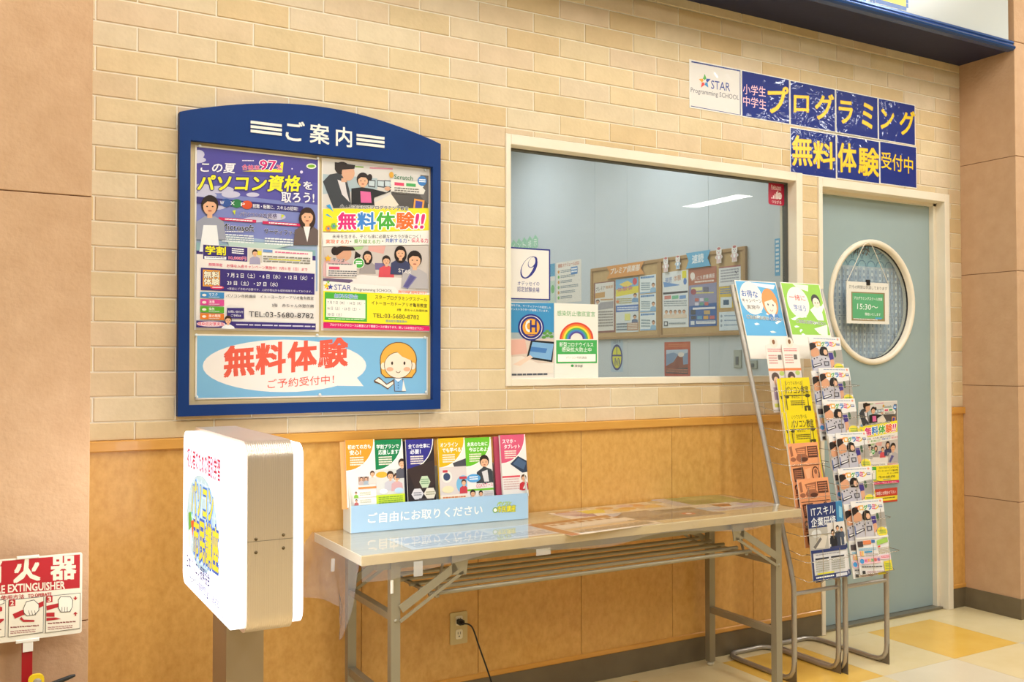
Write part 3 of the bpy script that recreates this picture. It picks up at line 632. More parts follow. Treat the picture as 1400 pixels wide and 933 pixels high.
sheet([(357, 142), (614, 198), (617, 428), (357, 380)], 2.966, 3.262, 2.361, 2.571, 'blue laminated sheet lettered in pink and yellow, second from left in the upper sign row',
      [tx('小学生', 365, 238, 487, 258, 52, '#f4c4cc', .01), tx('中学生', 366, 298, 490, 324, 52, '#f4c4cc', .01), tx('プ', 500, 300, 607, 300, 128, **OY)])
sheet([(614, 198), (857, 248), (860, 468), (617, 432)], 3.264, 3.563, 2.361, 2.569, 'blue laminated sheet with two yellow characters, middle of the upper sign row',
      [tx('ロ', 638, 322, 716, 324, 84, **OY), tx('グ', 752, 336, 848, 340, 128, **OY)])
sheet([(857, 248), (1080, 292), (1085, 505), (860, 472)], 3.565, 3.862, 2.361, 2.569, 'blue wrinkled laminated sheet with two yellow characters, fourth in the upper sign row',
      [tx('ラ', 876, 364, 948, 370, 112, **OY), tx('ミ', 1000, 382, 1054, 386, 124, **OY)])
sheet([(1080, 292), (1284, 332), (1284, 545), (1087, 510)], 3.864, 4.140, 2.361, 2.569, 'blue laminated sheet with two yellow characters, right end of the upper sign row',
      [tx('ン', 1098, 402, 1166, 406, 98, **OY), tx('グ', 1200, 424, 1280, 428, 120, **OY)])
sheet([(621, 448), (865, 487), (864, 712), (622, 680)], 3.263, 3.566, 2.137, 2.352, 'blue laminated sheet with two yellow characters, left end of the lower sign row',
      [tx('無', 634, 566, 736, 570, 146, **OY), tx('料', 744, 586, 856, 594, 132, **OY)])
sheet([(868, 488), (1085, 522), (1087, 742), (867, 712)], 3.568, 3.870, 2.142, 2.354, 'blue laminated sheet with two yellow characters, middle of the lower sign row over the door',
      [tx('体', 876, 604, 966, 610, 142, **OY), tx('験', 978, 622, 1082, 632, 140, **OY)])
sheet([(1087, 525), (1286, 558), (1298, 770), (1089, 742)], 3.872, 4.148, 2.145, 2.357, 'blue laminated sheet with three smaller yellow characters, right end of the lower sign row',
      [tx('受付中', 1096, 618, 1272, 652, 84, '#f2d22c', .012, **OY)])

# ================================================================== PAPERS ON THE WINDOW GLASS
RZ = (0, 0, -math.pi/2)       # a sheet facing the -x side
q3 = (680, 330, 4.444)
GY = .0605
a = Art([(82, 36), (320, 50), (320, 358), (82, 350)], .182, .203, inset=.0)
a.R(60, 20, 340, 380, '#2a2f86'); a.PL([(60, 44), (312, 58), (312, 350), (60, 343)], '#ece7e2')
a.c(0, 0, 1)
for (cx, cy_, rx, ry, w_) in ((192, 160, 46, 68, 10), (214, 128, 26, 34, 5)):
    n = 26; P = []; Qp = []
    for i in range(n+1):
        t = 2*math.pi*i/n; sh = .35; ww = w_*(1.15+.85*math.cos(t-.6)); 
        for l, k in ((P, 0), (Qp, ww)):
            X_ = (rx-k)*math.cos(t); Y_ = (ry-k*.5)*math.sin(t); l.append((cx+X_-Y_*sh, cy_+Y_))
    y = a._y(); P2_ = [a.m(*p) for p in P]; Q2_ = [a.m(*p) for p in Qp]
    a.pic.add([(c_, y, d_) for c_, d_ in P2_+Q2_], [(i, i+1, n+1+i+1, n+1+i) for i in range(n)], pm('#2a2f86'))
a.T('オデッセイの', 124, 255, 254, 258, 26, '#3a3f8c', .01); a.T('認定試験会場', 122, 290, 254, 296, 30, '#3a3f8c', .012)
a.put('window_notice', 'white notice with navy border and looping letter O, upper left of window glass', 'notice', (1.912, GY, 1.619))
a = Art([(85, 372), (340, 378), (340, 832), (85, 830)], .200, .300, inset=0)
a.R(60, 360, 360, 850, '#ece4dc'); a.R(60, 378, 350, 560, '#3f92c8'); a.R(60, 555, 350, 600, '#a9b7bd'); a.R(60, 592, 350, 740, '#dcc9bc'); a.PL([(85, 600), (170, 595), (185, 680), (85, 690)], '#e6b4a6')
a.T('当社では、サーティファイの認定した', 88, 392, 322, 406, 14, '#f2f4f6', .01); a.T('インストラクターが指導しています。', 88, 415, 308, 426, 14, '#f2f4f6', .01)
for x, y in ((285, 560), (300, 575), (318, 560), (300, 548), (325, 580), (280, 585)): a.E(x, y, 13, 9, '#5f9a48', 10)
a.PL([(205, 600), (345, 612), (330, 735), (178, 710)], '#22262c'); a.PL([(213, 612), (338, 624), (322, 722), (190, 700)], '#7fb0dc'); a.PL([(206, 640), (300, 652), (290, 680), (198, 668)], '#4a7fc0')
a.PL([(85, 700), (150, 695), (260, 745), (335, 755), (335, 800), (85, 810)], '#eadfd4'); a.PL([(100, 745), (200, 690), (215, 705), (140, 755)], '#f0d4c0')
a.E(205, 525, 76, 80, '#2c2f84', 30); a.E(205, 525, 66, 70, '#f0ece4', 30); a.E(205, 525, 62, 66, '#2c2f84', 30); a.E(205, 525, 50, 53, '#eda83c', 28)
a.T('C', 172, 518, 205, 518, 66, '#f4f2ec', .06); a.T('H', 200, 518, 236, 518, 66, '#2c2f84', .06); a.G(172, 566, 238, 576, 1, '#2c2f84')
a.G(92, 800, 300, 820, 1, '#555a66')
a.put('window_notice', 'blue and white poster with gold emblem and laptop, lower left of window glass', 'notice', (1.9195, GY, 1.357))
a = Art([(345, 372), (612, 380), (612, 832), (345, 832)], .212, .300, inset=0)
a.R(340, 360, 640, 850, '#f0ece2'); a.T('感染防止徹底宣言', 362, 434, 594, 440, 32, '#4aa458', .012)
for k, cc in enumerate(('#e0483c', '#f08c34', '#f4dc44', '#5ab45c', '#4a86c8', '#5a4a9c')): a.A(480, 594, 103-k*11, 92-k*11, cc, 180, 360, 26)
a.R(356, 600, 604, 684, '#4ab05c'); a.T('新型コロナウイルス', 376, 626, 582, 628, 28, '#fff', .015); a.T('感染拡大防止中', 390, 656, 570, 660, 28, '#fff', .015)
a.R(356, 680, 604, 742, '#4ab05c'); a.R(366, 686, 596, 732, '#fbf9f2'); a.T('パソコン市民講座', 416, 706, 542, 708, 15, '#8a857c', .0)
a.E(453, 757, 9, 8, '#3a9a4c', 8); a.T('東京都', 470, 758, 516, 759, 15, '#555', .004)
a.put('window_notice', 'white notice with rainbow arch and green band, right of the emblem poster on the glass', 'notice', (2.1275, GY, 1.3575))
a = Art([(0, 0), (100, 0), (100, 104), (0, 104)], .100, .104, inset=0)
a.T('Rakuten', 18, 20, 80, 20, 15, '#f6e8ea', .02); a.R(18, 31, 80, 33, '#f6e8ea')
for k in range(4): a.R(18+k*10, 70-k*9, 25+k*10, 76, '#f6e8ea')
a.R(56, 36, 61, 76, '#f6e8ea'); a.E(71, 60, 14, 16, '#f6e8ea', 16)
for k in range(3): a.R(60, 52+k*7, 84, 53.5+k*7, '#c02a4a')
a.T('つながる', 20, 90, 80, 90, 15, '#f6e8ea', .02)
a.put('window_sticker', 'small red rounded sticker in the top right corner of the window glass', 'sticker', (3.240, GY, 2.050), paper=plain('red_sticker', '#b81c40', .3), shape=rrect(0, .100, 0, .104, .012))

# ================================================================== CORK BOARD AND PAPERS IN THE ROOM BEHIND
q4 = (790, 320, 4.24)
cb = empty('cork_board', (4.495, 2.4725, 1.448), RZ, label='wide cork pin board with wooden frame on the wall of the room behind the window', cat='pin board')
CORK = noisy('cork', '#bb9a68', '#caa976', 40, .85, .3, .002); CW = noisy('cork_frame', '#a98558', '#b5905f', 4, .5, .05)
for s_ in (-1, 1):
    x0, x1 = (-.907, 0) if s_ < 0 else (0, .907)
    MB().box(x0+.02, x1-.02, -.012, 0, .02, .565).build('cork_panel', CORK, cb)
    MB().chbox(x0, x1, -.022, 0, .565, .592, .003).box(x0, x0+.024, -.022, 0, .02, .565).box(x1-.024, x1, -.022, 0, .02, .565).chbox(x0, x1, -.022, 0, 0, .022, .003).build('frame_section', CW, cb)
CX = 4.495-.0135
def cput(a, name, label, y, z, cat='paper', dx=0, **k): return a.put(name, label, cat, (CX-dx, y, z), RZ, **k)
def cart(quad, w, h, bg='#eceae8', **k):
    a = Art(quad, w, h, inset=0, **k); return a
a = cart([(180, 190), (405, 155), (400, 235), (190, 262)], .50, .10); 
a.T('プレミア倶楽部', 208, 220, 372, 196, 38, '#f6f0e8', .03)
cput(a, 'paper_banner', 'orange ribbon-shaped paper banner on the left half of the cork board', 2.895, 1.988, 'banner', dx=.012, paper=plain('orange_paper', '#dc9850', .6), shape=[(0, .1), (.5, .1), (.455, .05), (.5, 0), (0, 0), (.045, .05)])
a = cart([(645, 112), (790, 95), (785, 190), (650, 200)], .262, .112); a.T('速読', 682, 150, 746, 142, 50, '#f0f4f6', .04)
cput(a, 'paper_banner', 'blue ribbon-shaped paper banner on the right half of the cork board', 2.03, 1.993, 'banner', dx=.012, paper=plain('blue_paper', '#68aed4', .6), shape=[(0, .112), (.262, .112), (.23, .056), (.262, 0), (.0, 0), (.03, .056)])
# left half
a = cart([(105, 285), (225, 272), (225, 570), (118, 570)], .297, .415)
a.R(100, 270, 240, 580, '#8e5b52'); a.PL([(112, 290), (218, 280), (218, 560), (122, 562)], '#e4ded6'); a.T('プレミア', 118, 326, 168, 316, 24, '#4a3a38', .02); a.T('倶楽部', 170, 316, 214, 310, 20, '#c88a4a', .02)
a.PL([(115, 350), (168, 342), (168, 375), (115, 382)], '#d0a060'); a.P(130, 400, 10, '#5a3a2c', '#d8d0cc'); a.PL([(145, 405), (215, 400), (215, 440), (120, 450)], '#a8a4a8')
a.G(126, 455, 214, 545, 6, '#9a928c'); a.G(146, 385, 214, 400, 1, '#c89a5c')
cput(a, 'pinned_flyer', 'brown-bordered flyer at the far left of the cork board', 3.19, 1.712)
a = cart([(230, 262), (362, 250), (368, 570), (232, 570)], .297, .425)
a.R(220, 240, 380, 580, '#dfe4e6'); a.PL([(230, 262), (362, 250), (364, 300), (230, 350)], '#86b8dc'); a.PL([(250, 290), (300, 270), (330, 290), (290, 310)], '#f0d468'); a.PL([(232, 320), (364, 300), (364, 340), (232, 360)], '#e8d84c')
a.T('体験会', 240, 322, 330, 308, 26, '#c05a8c', .02); a.E(342, 275, 13, 20, '#d8505c', 12); a.P(345, 355, 10, '#5a3a2c', '#7aa0c8'); a.R(232, 412, 366, 450, '#5a7cc0', -4); a.G(240, 420, 360, 445, 2, '#dfe6f2'); a.G(236, 370, 325, 405, 3, '#b4b070'); a.E(242, 388, 9, 9, '#e08a5c')
a.R(285, 460, 318, 500, '#e8e488'); a.P(345, 480, 10, '#4a4440', '#6a7898'); a.G(236, 515, 300, 565, 3, '#7a8894'); a.R(300, 515, 366, 560, '#b88a6c'); a.G(304, 518, 362, 558, 4, '#e8dccc')
cput(a, 'pinned_flyer', 'colourful flyer with blue top and yellow band, second from left on the cork board', 2.886, 1.712)
for i, (z, yy) in enumerate(((1.859, 250), (1.716, 350), (1.575, 462))):
    a = cart([(370, yy), (465, yy-12), (467, yy+90), (372, yy+94)], .198, .138); a.R(360, yy-20, 470, yy+100, '#e6edf0'); a.G(375, yy+4, 455, yy+22, 1, '#4f86c0', -8)
    a.G(378, yy+34, 430, yy+80, 4 if i < 2 else 3, '#8ca0a8'); a.P(450, yy+48, 10, '#6a4a38', '#9ac0dc'); a.R(374, yy+86, 466, yy+92, '#8ab4dc', -3)
    cput(a, 'pinned_flyer', ('top', 'middle', 'lowest')[i]+' of three small pale landscape flyers stacked left of the board centre', 2.62, z)
# right half
a = cart([(500, 225), (652, 210), (655, 540), (505, 543)], .293, .413)
a.R(495, 200, 660, 550, '#e9ebec'); a.T('速読', 516, 272, 556, 266, 34, '#5a7cb8', .02); a.T('体験', 566, 262, 610, 254, 34, '#c88a5c', .02); a.PL([(616, 218), (642, 214), (642, 258), (616, 260)], '#e8dc3c'); a.E(634, 278, 10, 20, '#5a86c8', 12)
a.PL([(506, 278), (512, 310), (600, 300), (600, 296)], '#6f9ad0'); a.PL([(506, 340), (650, 332), (650, 344), (506, 352)], '#4a4a50')
for k, cc in enumerate(('#d88a7c', '#7cc09c', '#7ca4d8')): a.R(514+k*44, 360, 552+k*44, 380, cc, -3)
a.G(512, 388, 645, 425, 3, '#9aa4aa'); 
for k in range(5): a.P(526+k*26, 452, 9, '#8a6a50', '#e8d4c0')
a.R(514, 505, 536, 532, '#3a4048'); a.R(518, 510, 532, 527, '#e0e0e0'); a.G(542, 514, 640, 528, 1, '#9aa4aa')
cput(a, 'pinned_flyer', 'white speed-reading flyer with black band and drawn faces, right of the board centre', 2.297, 1.725)
a = cart([(655, 205), (815, 190), (818, 535), (657, 540)], .293, .416)
a.R(650, 180, 825, 545, '#3a66a8'); a.PL([(655, 205), (815, 190), (816, 300), (655, 310)], '#b8745c'); a.PL([(655, 300), (816, 285), (817, 400), (656, 420)], '#8f8fb0')
a.E(678, 245, 14, 22, '#f0e4dc', 14); a.T('まいにち読書講座', 672, 262, 805, 244, 24, '#f2e8e4', .02); a.G(690, 275, 800, 292, 1, '#f0dcd4', -6); a.R(672, 312, 735, 332, '#e4dc9c', -3); a.R(740, 310, 772, 340, '#6a6a80'); a.E(684, 336, 16, 18, '#a4505c', 14); a.G(700, 340, 800, 352, 1, '#e8d86c')
for k in range(3):
    for j in range(2): a.R(692+k*28, 374+j*24, 714+k*28, 392+j*24, ('#c86a5c', '#d8d4e4', '#6aa48c')[(k+j) % 3])
a.R(680, 428, 810, 440, '#e8e6ec', -3)
for k, cc in enumerate(('#3c3c44', '#6aa8c8', '#dca850', '#c86a6c')): a.R(670+k*36, 476, 698+k*36, 496, cc)
a.R(668, 440, 696, 468, '#3c4450'); a.R(745, 445, 780, 468, '#c8a86c'); a.R(700, 505, 812, 522, '#f0f0f2'); a.G(705, 509, 808, 518, 1, '#5a78a8'); a.R(668, 505, 690, 528, '#dfe4ea')
cput(a, 'pinned_flyer', 'brown-to-blue flyer with many small pictures, right of the white speed-reading flyer', 1.999, 1.725)
a = cart([(828, 180), (955, 178), (955, 295), (830, 302)], .213, .135); a.R(820, 170, 960, 310, '#e6e6e8'); a.R(820, 176, 960, 188, '#b06a64'); a.G(840, 200, 945, 285, 5, '#a4a4ac', -4); a.PL([(925, 210), (932, 222), (948, 200), (932, 230), (922, 214)], '#5a5a6c')
cput(a, 'pinned_flyer', 'pale sheet of text with brown top edge, top right on the cork board', 1.722, 1.853)
a = cart([(828, 306), (955, 304), (955, 432), (830, 436)], .213, .148); a.R(820, 300, 960, 440, '#d8b83c'); a.R(838, 368, 905, 432, '#dfe6ea'); a.R(855, 385, 888, 415, '#3f5f7c'); a.G(835, 315, 940, 355, 3, '#6a8ab8')
cput(a, 'pinned_flyer', 'yellow sheet with a dark blue picture, right edge of the cork board', 1.722, 1.708)
a = cart([(828, 455), (955, 445), (955, 560), (830, 565)], .213, .128); a.R(820, 440, 960, 570, '#dde8f2'); 
for k in range(3): a.E(842, 478+k*28, 6, 9, '#9aa8b8', 10); a.G(858, 472+k*28, 945, 484+k*28, 1, '#8aa4c4', -2)
cput(a, 'pinned_flyer', 'light blue sheet with three ringed points, bottom right on the cork board', 1.722, 1.545)
# paper cut-out figures on the top rail
def cutout(y, z, lab, body='#e8c8c8', k=1.):
    a = Art([(0, 100), (60, 100), (60, 0), (0, 0)], .075*k, .115*k); a.T  # drawing space, z down
    a = Art([(0, 0), (60, 0), (60, 100), (0, 100)], .075*k, .115*k, inset=.001)
    a.PL([(14, 50), (46, 50), (56, 66), (46, 70), (44, 98), (32, 98), (30, 84), (28, 98), (16, 98), (14, 70), (4, 66)], body)
    a.E(30, 30, 20, 24, '#f4eeec', 16); a.E(30, 12, 14, 8, '#c07070', 12); a.E(23, 28, 2.4, 3.4, '#30282c', 8); a.E(37, 28, 2.4, 3.4, '#30282c', 8); a.E(30, 38, 6, 3, '#d08080', 8); a.PL([(20, 56), (40, 56), (36, 76), (24, 76)], '#fff')
    n = 16; w, h = .075*k, .115*k
    sh = [(w*x/60, h*(1-y_/100)) for x, y_ in ((10, 100), (12, 74), (0, 68), (0, 60), (12, 50), (8, 36), (8, 18), (18, 4), (30, 0), (42, 4), (52, 18), (52, 36), (48, 50), (60, 60), (60, 68), (48, 74), (50, 100))][::-1]
    return cput(a, 'paper_cutout', lab, y, z, 'cut-out', dx=.016, shape=sh)
cutout(2.385, 1.99, 'paper cut-out figure left of the blue banner, nearest the board centre')
cutout(2.247, 1.994, 'small bluish paper cut-out figure just left of the blue banner', '#9ab8d4', .9)
cutout(1.81, 2.003, 'paper cut-out figure just right of the blue banner')
cutout(1.657, 2.0, 'paper cut-out figure at the top right corner of the cork board')
def wput(a, name, label, y, z, cat='paper', **k): return a.put(name, label, cat, (4.4952, y, z), RZ, **k)
a = Art([(0, 0), (60, 0), (60, 120), (0, 120)], .162, .26)
a.T('2019', 12, 8, 48, 8, 12, '#6a7080', .01); a.E(30, 66, 28, 48, '#3a3c7c', 26); a.E(30, 66, 22, 40, '#e0dc3c', 24); a.PL([(8, 56), (52, 56), (52, 62), (8, 62)], '#3a3c7c'); a.PL([(28.5, 26), (31.5, 26), (31.5, 62), (28.5, 62)], '#3a3c7c'); a.E(22, 84, 6, 16, '#3a3c7c', 12); a.E(38, 84, 6, 16, '#3a3c7c', 12); a.PL([(19, 76), (22, 70), (24, 98), (20, 98)], '#e0dc3c'); a.PL([(35, 76), (38, 70), (40, 98), (36, 98)], '#e0dc3c')
wput(a, 'wall_plaque', 'pale blue plaque with dark oval emblem dated 2019, on the wall below the cork board', 3.04, 1.315, 'plaque', paper=plain('pale_blue', '#b4c8dc', .5))
a = Art([(505, 628), (655, 628), (655, 825), (508, 828)], .293, .252)
a.R(500, 620, 660, 670, '#c8603c'); a.R(500, 668, 660, 835, '#b8503c'); a.PL([(516, 675), (642, 672), (642, 812), (516, 812)], '#7f97b8'); a.PL([(516, 700), (560, 690), (600, 705), (642, 690), (642, 672), (516, 675)], '#b9c8dc')
a.PL([(516, 770), (560, 745), (590, 700), (612, 700), (616, 760), (642, 755), (642, 812), (516, 812)], '#8a4a38'); a.PL([(516, 790), (642, 775), (642, 812), (516, 812)], '#3a3c44'); a.E(603, 702, 18, 14, '#e8ddd4', 12); a.G(520, 785, 640, 808, 3, '#c87a5c'); a.G(530, 640, 640, 660, 2, '#dc8a5c')
wput(a, 'wall_calendar', 'red wall calendar with street picture below the cork board', 2.294, 1.287, 'calendar', thick=.004)
for y, z, w_, h_, lab in ((1.66, 1.288, .073, .12, 'grey wall switch panel under the right end of the cork board'), (1.513, 1.25, .071, .055, 'small greenish switch plate beside the grey switch panel')):
    o = tag(empty('wall_switch', (4.4955, y, z), RZ), lab, 'switch')
    MB().chbox(-w_/2, w_/2, -.008, 0, -h_/2, h_/2, .002).build('plate', plain('switch_plate', '#b0b4ac', .5), o)
    MB().chbox(-w_/5, w_/6, -.011, -.007, -h_/3, h_/8, .001).build('rocker', plain('switch_dark', '#6f757a', .5), o)
a = Art([(0, 0), (100, 0), (100, 95), (0, 95)], .395, .36)
a.T('講座スケジュール2022', 8, 8, 92, 7, 9, '#c86a4c', .03)
for k in range(6): a.E(10, 22+k*12, 4, 4, ('#e0a04c', '#7cc05c')[k % 2], 10); a.G(18, 19+k*12, 88-(k % 3)*12, 26+k*12, 2, '#8a98a0')
a.R(60, 15, 86, 32, '#4a86c4'); a.G(62, 18, 84, 30, 2, '#fff')
wput(a, 'wall_schedule', 'white schedule sheet with orange heading on the far wall left of the cork board', 3.745, 1.96, 'notice')
a = Art([(0, 0), (30, 0), (30, 95), (0, 95)], .11, .36); a.R(0, 0, 30, 30, '#5aa4c8'); a.R(0, 40, 30, 95, '#cfe0d0'); a.E(20, 60, 8, 10, '#7cc07c')
wput(a, 'wall_schedule', 'narrow blue and green sheet just left of the white schedule sheet', 4.02, 1.96, 'notice')
for k, s_ in enumerate('イベント掲示'):
    a = Art([(0, 0), (20, 0), (20, 24), (0, 24)], .095, .13, inset=.002); a.PL([(10, 0), (19, 8), (19, 22), (10, 24), (1, 22), (1, 8)], '#9ccfae'); a.T(s_, 4, 14, 16, 14, 12, '#e8f2ea', .02)
    wput(a, 'paper_letter', 'green paper leaf letter high on the far wall, '+('leftmost', 'second from left', 'third from left', 'third from right', 'second from right', 'rightmost')[k]+' of six', 4.80-.1*k, 2.37, 'letter', shape=[(0, .09), (.0, .012), (.0475, 0), (.095, .012), (.095, .09), (.0475, .13)][::-1], paper=plain('leaf_paper', '#a9d4b8', .6), group='green leaf letters')
a = Art([(0, 0), (10, 0), (10, 60), (0, 60)], .045, .24); a.G(2, 3, 8, 57, 8, '#e8f0f4')
wput(a, 'wall_strip', 'narrow light blue vertical sign at the right edge of the window view', 1.295, 1.94, 'sign', paper=plain('blue_strip', '#4fa4d4', .5))

# ================================================================== DOOR FURNITURE AND PAPERS
a = Art([(0, 0), (62, 0), (62, 66), (0, 66)], .60, .64)
a.R(0, 0, 62, 66, '#dfe7f0'); a.R(0, 0, 62, 14, '#a6dcf0')
for j in range(3):
    for k in range(9): a.A(k*7+(j % 2)*3.5, 6+j*4, 3.4, 2.8, '#4f9ac0', 180, 360, 8)
a.T('お休み', 14, 5, 34, 5, 7, '#44484c', .02); a.T('じゅく', 38, 5, 58, 5, 5, '#5a6a78', .01)
rr = random.Random(4)
for k in range(21):  # pale stripes paint the glass reflections onto the sheet
    x = 1+k*2.95; a.R(x, 15, x+1.6, 66, ('#b9c8dc', '#eef2f6', '#c0d0e4', '#f4f6f8')[k % 4])
    for j in range(16): a.R(x+.2, 16+j*3.1, x+1.3, 17+j*3.1+rr.uniform(.2, 1.2), '#94a8c4')
for k in range(5): a.R(rr.uniform(0, 30), 22+k*9, 62, 22.2+k*9, '#7f8ca0')
a.put('curtain_with_reflections', 'blue scale-patterned sheet behind the round door window, reflections painted on as pale stripes', 'curtain', (PX+.03, .13, PZ))
hs = empty('hanging_door_sign', (3.845, .050, 1.56), label='white card with green chalkboard print hanging on string in the round door window', cat='sign')
a = Art([(165, 420), (335, 420), (347, 582), (172, 598)], .305, .205)
a.R(150, 400, 360, 610, '#eae6dc'); a.T('只今の時間は休講しております', 176, 442, 330, 440, 15, '#4a4a4c', .005)
a.PL([(186, 462), (322, 458), (330, 572), (192, 584)], '#9a8660'); a.PL([(191, 467), (317, 463), (324, 562), (196, 574)], '#5fae7c')
a.T('プログラミングスクール体験', 198, 487, 314, 484, 13, '#f4f8f4', .02); a.T('15:30〜', 214, 521, 299, 518, 23, '#f4f8f4', .014); a.T('開始いたします', 248, 550, 311, 546, 12, '#f4f8f4', .02); a.G(200, 573, 300, 578, 1, '#fff', -5); a.R(290, 560, 316, 567, '#5ab0d8', -2)
o = a.put('card', None, None, (0, 0, 0), thick=.003, parent=hs)
a_ = MB().tube([(-.15, -.001, .10), (-.03, -.003, .285), (.0, -.003, .30), (.03, -.003, .285), (.15, -.001, .10)], .0018, plain('string', '#e8e0d0', .8), 6).build('string', None, hs)
MB().box(-.012, .012, -.004, .004, .088, .115).build('clip', BLACK, hs)
a = school_art(SQ, .285, .415)
a.put('door_poster', 'large programming class poster taped to the door behind the right-hand rack', 'poster', (3.928, .064, .866))
a = Art([(0, 0), (30, 0), (30, 16), (0, 16)], .18, .07); a.R(0, 0, 30, 9, '#c8402c'); a.R(0, 9, 30, 14, '#f4e03c'); a.R(0, 14, 30, 16, '#c8402c'); a.T('お気軽にお問合せ下さい', 2, 5, 28, 5, 4, '#fff', .01); a.G(3, 10.5, 27, 12.5, 1, '#5a4a20')
a.put('door_notice', 'red and yellow strip notice on the door just under the programming poster', 'notice', (3.975, .064, .602))

# ================================================================== FOLDING TABLE
TX, TY, TW, TD = 1.008, -.479, 1.80, .45
tb = empty('folding_table', (TX, TY, 0), (0, 0, -.0038), label='long folding table with pale wood-grain top and olive-grey steel legs against the wall', cat='table')
WOOD = noisy('table_laminate', '#cdb68c', '#e3d2ae', 6, .22, .03, .0005, stretch=(.5, 14, 2), detail=9)
EDGE = noisy('edge_band', '#dcc798', '#e6d4aa', 5, .4, .0, stretch=(.6, 6, 6))
MB().box(.003, TW-.003, .003, TD-.003, .672, .70).build('tabletop', WOOD, tb)
MB().chbox(0, TW, 0, .003, .671, .6995, .0008).build('edge_strip', EDGE, tb); MB().box(0, TW, TD-.003, TD, .671, .6995).build('edge_strip', EDGE, tb)
for x_ in (0, TW-.003): MB().box(x_, x_+.003, .003, TD-.003, .671, .6995).build('end_strip', plain('lit_end_band', '#e0ddd0', .4), tb)  # whiter than the edge strips: light sign's glow put into the colour
for y_ in (.03, TD-.055): MB().box(.06, TW-.06, y_, y_+.025, .645, .672).build('under_rail', STEEL, tb)
LEGX = [(.098, .134), (1.668, 1.732)]
for side, cx in ((0, .117), (1, 1.701)):
    for y in (.035, TD-.035):
        MB().box(cx-.015, cx+.015, y-.014, y+.014, .016, .668).build('leg', STEEL, tb)
        MB().lathe([(.0, 0), (.013, 0), (.015, .004), (.015, .010), (.008, .012), (.008, .018)], (cx, y, 0), 12).build('foot', plain('glide', '#d8d0b8', .4), tb)
        e = 1 if side == 0 else -1
        MB().lathe([(0, -.018), (.005, -.017), (.006, -.014)], (cx, y, .49), 10, axis='y').build('rivet', STEEL, tb)
        # folding brace: a wide channel and a thin link meeting at the top
        yb = y-.02 if y < .2 else y+.02
        MB().bar((cx+e*.014, yb, .525), (cx+e*.20, yb, .635), .004, .026, side=(0, 0, 1)).build('brace', STEEL, tb)
        MB().bar((cx+e*.012, yb, .488), (cx+e*.225, yb, .615), .004, .010).build('brace_link', STEEL, tb)
        MB().prism([(cx+e*.185, .61), (cx+e*.235, .605), (cx+e*.245, .672), (cx+e*.185, .672)], yb-.002, yb+.002).build('brace_plate', STEEL, tb)
    MB().box(cx-.012, cx+.012, .049, TD-.049, .22, .245).build('crossbar', STEEL, tb)
    MB().box(cx-.012, cx+.012, .049, TD-.049, .488, .508).build('crossbar', STEEL, tb)
for k in range(5):
    y = .040+.075*k; MB().tube([(.235, y, .553), (1.575, y, .553)], .0075, None, 8).build('shelf_rod', STEEL, tb)
for x in (.26, 1.545):
    MB().bar((x, .03, .545), (x, .36, .545), .014, .008).build('shelf_support', STEEL, tb)
    for y in (.045, .345): MB().bar((x, y, .545), (x+(.03 if x < 1 else -.03), y, .66), .003, .014, side=(0, 1, 0)).build('shelf_hanger', STEEL, tb)
MB().chbox(.099, .107, .012, .021, .575, .615, .002).build('leg_cap', WHITE, tb)
TZ = .7002
# papers under the clear cover
def flat(a, label, x, y, rz=0., z=TZ, name='loose_paper', **k):
    a.gloss = .4
    o = a.put(name, label, 'paper', (x, y, z+.0005), (-math.pi/2, 0, rz), thick=.0005, **k); return o
def tart(w, h): return Art([(0, 0), (100, 0), (100, 100), (0, 100)], w, h, inset=0)
a = tart(.42, .25); a.R(0, 0, 100, 100, '#e4d6c4'); a.R(0, 0, 100, 16, '#a8683c'); a.R(0, 0, 10, 100, '#b4744c'); a.R(12, 60, 96, 70, '#d8b890')
for k in range(8): a.R(14+k*10, 20, 20+k*10, 28, '#9a5c34'); a.G(14, 74, 94, 94, 4, '#b4a490')
a.R(14, 34, 92, 56, '#efe4d4')
flat(a, 'brown-framed leaflet lying on the table top just right of the brochure stand', 1.92, -.37, .1)
a = tart(.24, .15); a.PL([(0, 20), (50, 0), (60, 60), (20, 80)], '#cdb4c0'); a.PL([(50, 10), (100, 20), (80, 70), (50, 60)], '#e8d43c'); a.PL([(20, 50), (60, 60), (50, 100), (30, 90)], '#8a6c9c'); a.R(10, 0, 40, 14, '#b46a4c')
flat(a, 'small purple and yellow leaflet near the wall edge of the table', 2.02, -.16, .05)
a = tart(.30, .16); a.R(0, 0, 100, 100, '#e8d4b4'); 
for x, y, cc in ((20, 30, '#e0a04c'), (45, 60, '#e8a83c'), (70, 30, '#d88a4c'), (85, 65, '#e4b45c'), (55, 25, '#d8b4b0'), (30, 75, '#e6b860')): a.E(x, y, 13, 18, cc, 12)
flat(a, 'orange spotted leaflet near the back edge at the middle of the table', 2.24, -.13, .0)
a = tart(.42, .20); a.R(0, 0, 100, 100, '#77716c'); a.R(4, 6, 96, 50, '#857f7c'); a.E(70, 68, 7, 12, '#b43c40', 12); a.E(70, 68, 3, 6, '#f0e8e0', 10); a.R(10, 60, 60, 90, '#6a6464'); a.PL([(0, 0), (20, 0), (0, 40)], '#a8b8cc')
flat(a, 'dark grey picture sheet lying near the front edge of the table', 2.27, -.32, -.02)
a = tart(.40, .20); a.R(0, 0, 100, 100, '#e6dccb'); a.G(4, 6, 96, 94, 9, '#c4b4a4'); a.R(0, 0, 30, 40, '#d8a878')
flat(a, 'cream printed sheet between the dark grey picture and the green sheet', 2.47, -.20, .02)
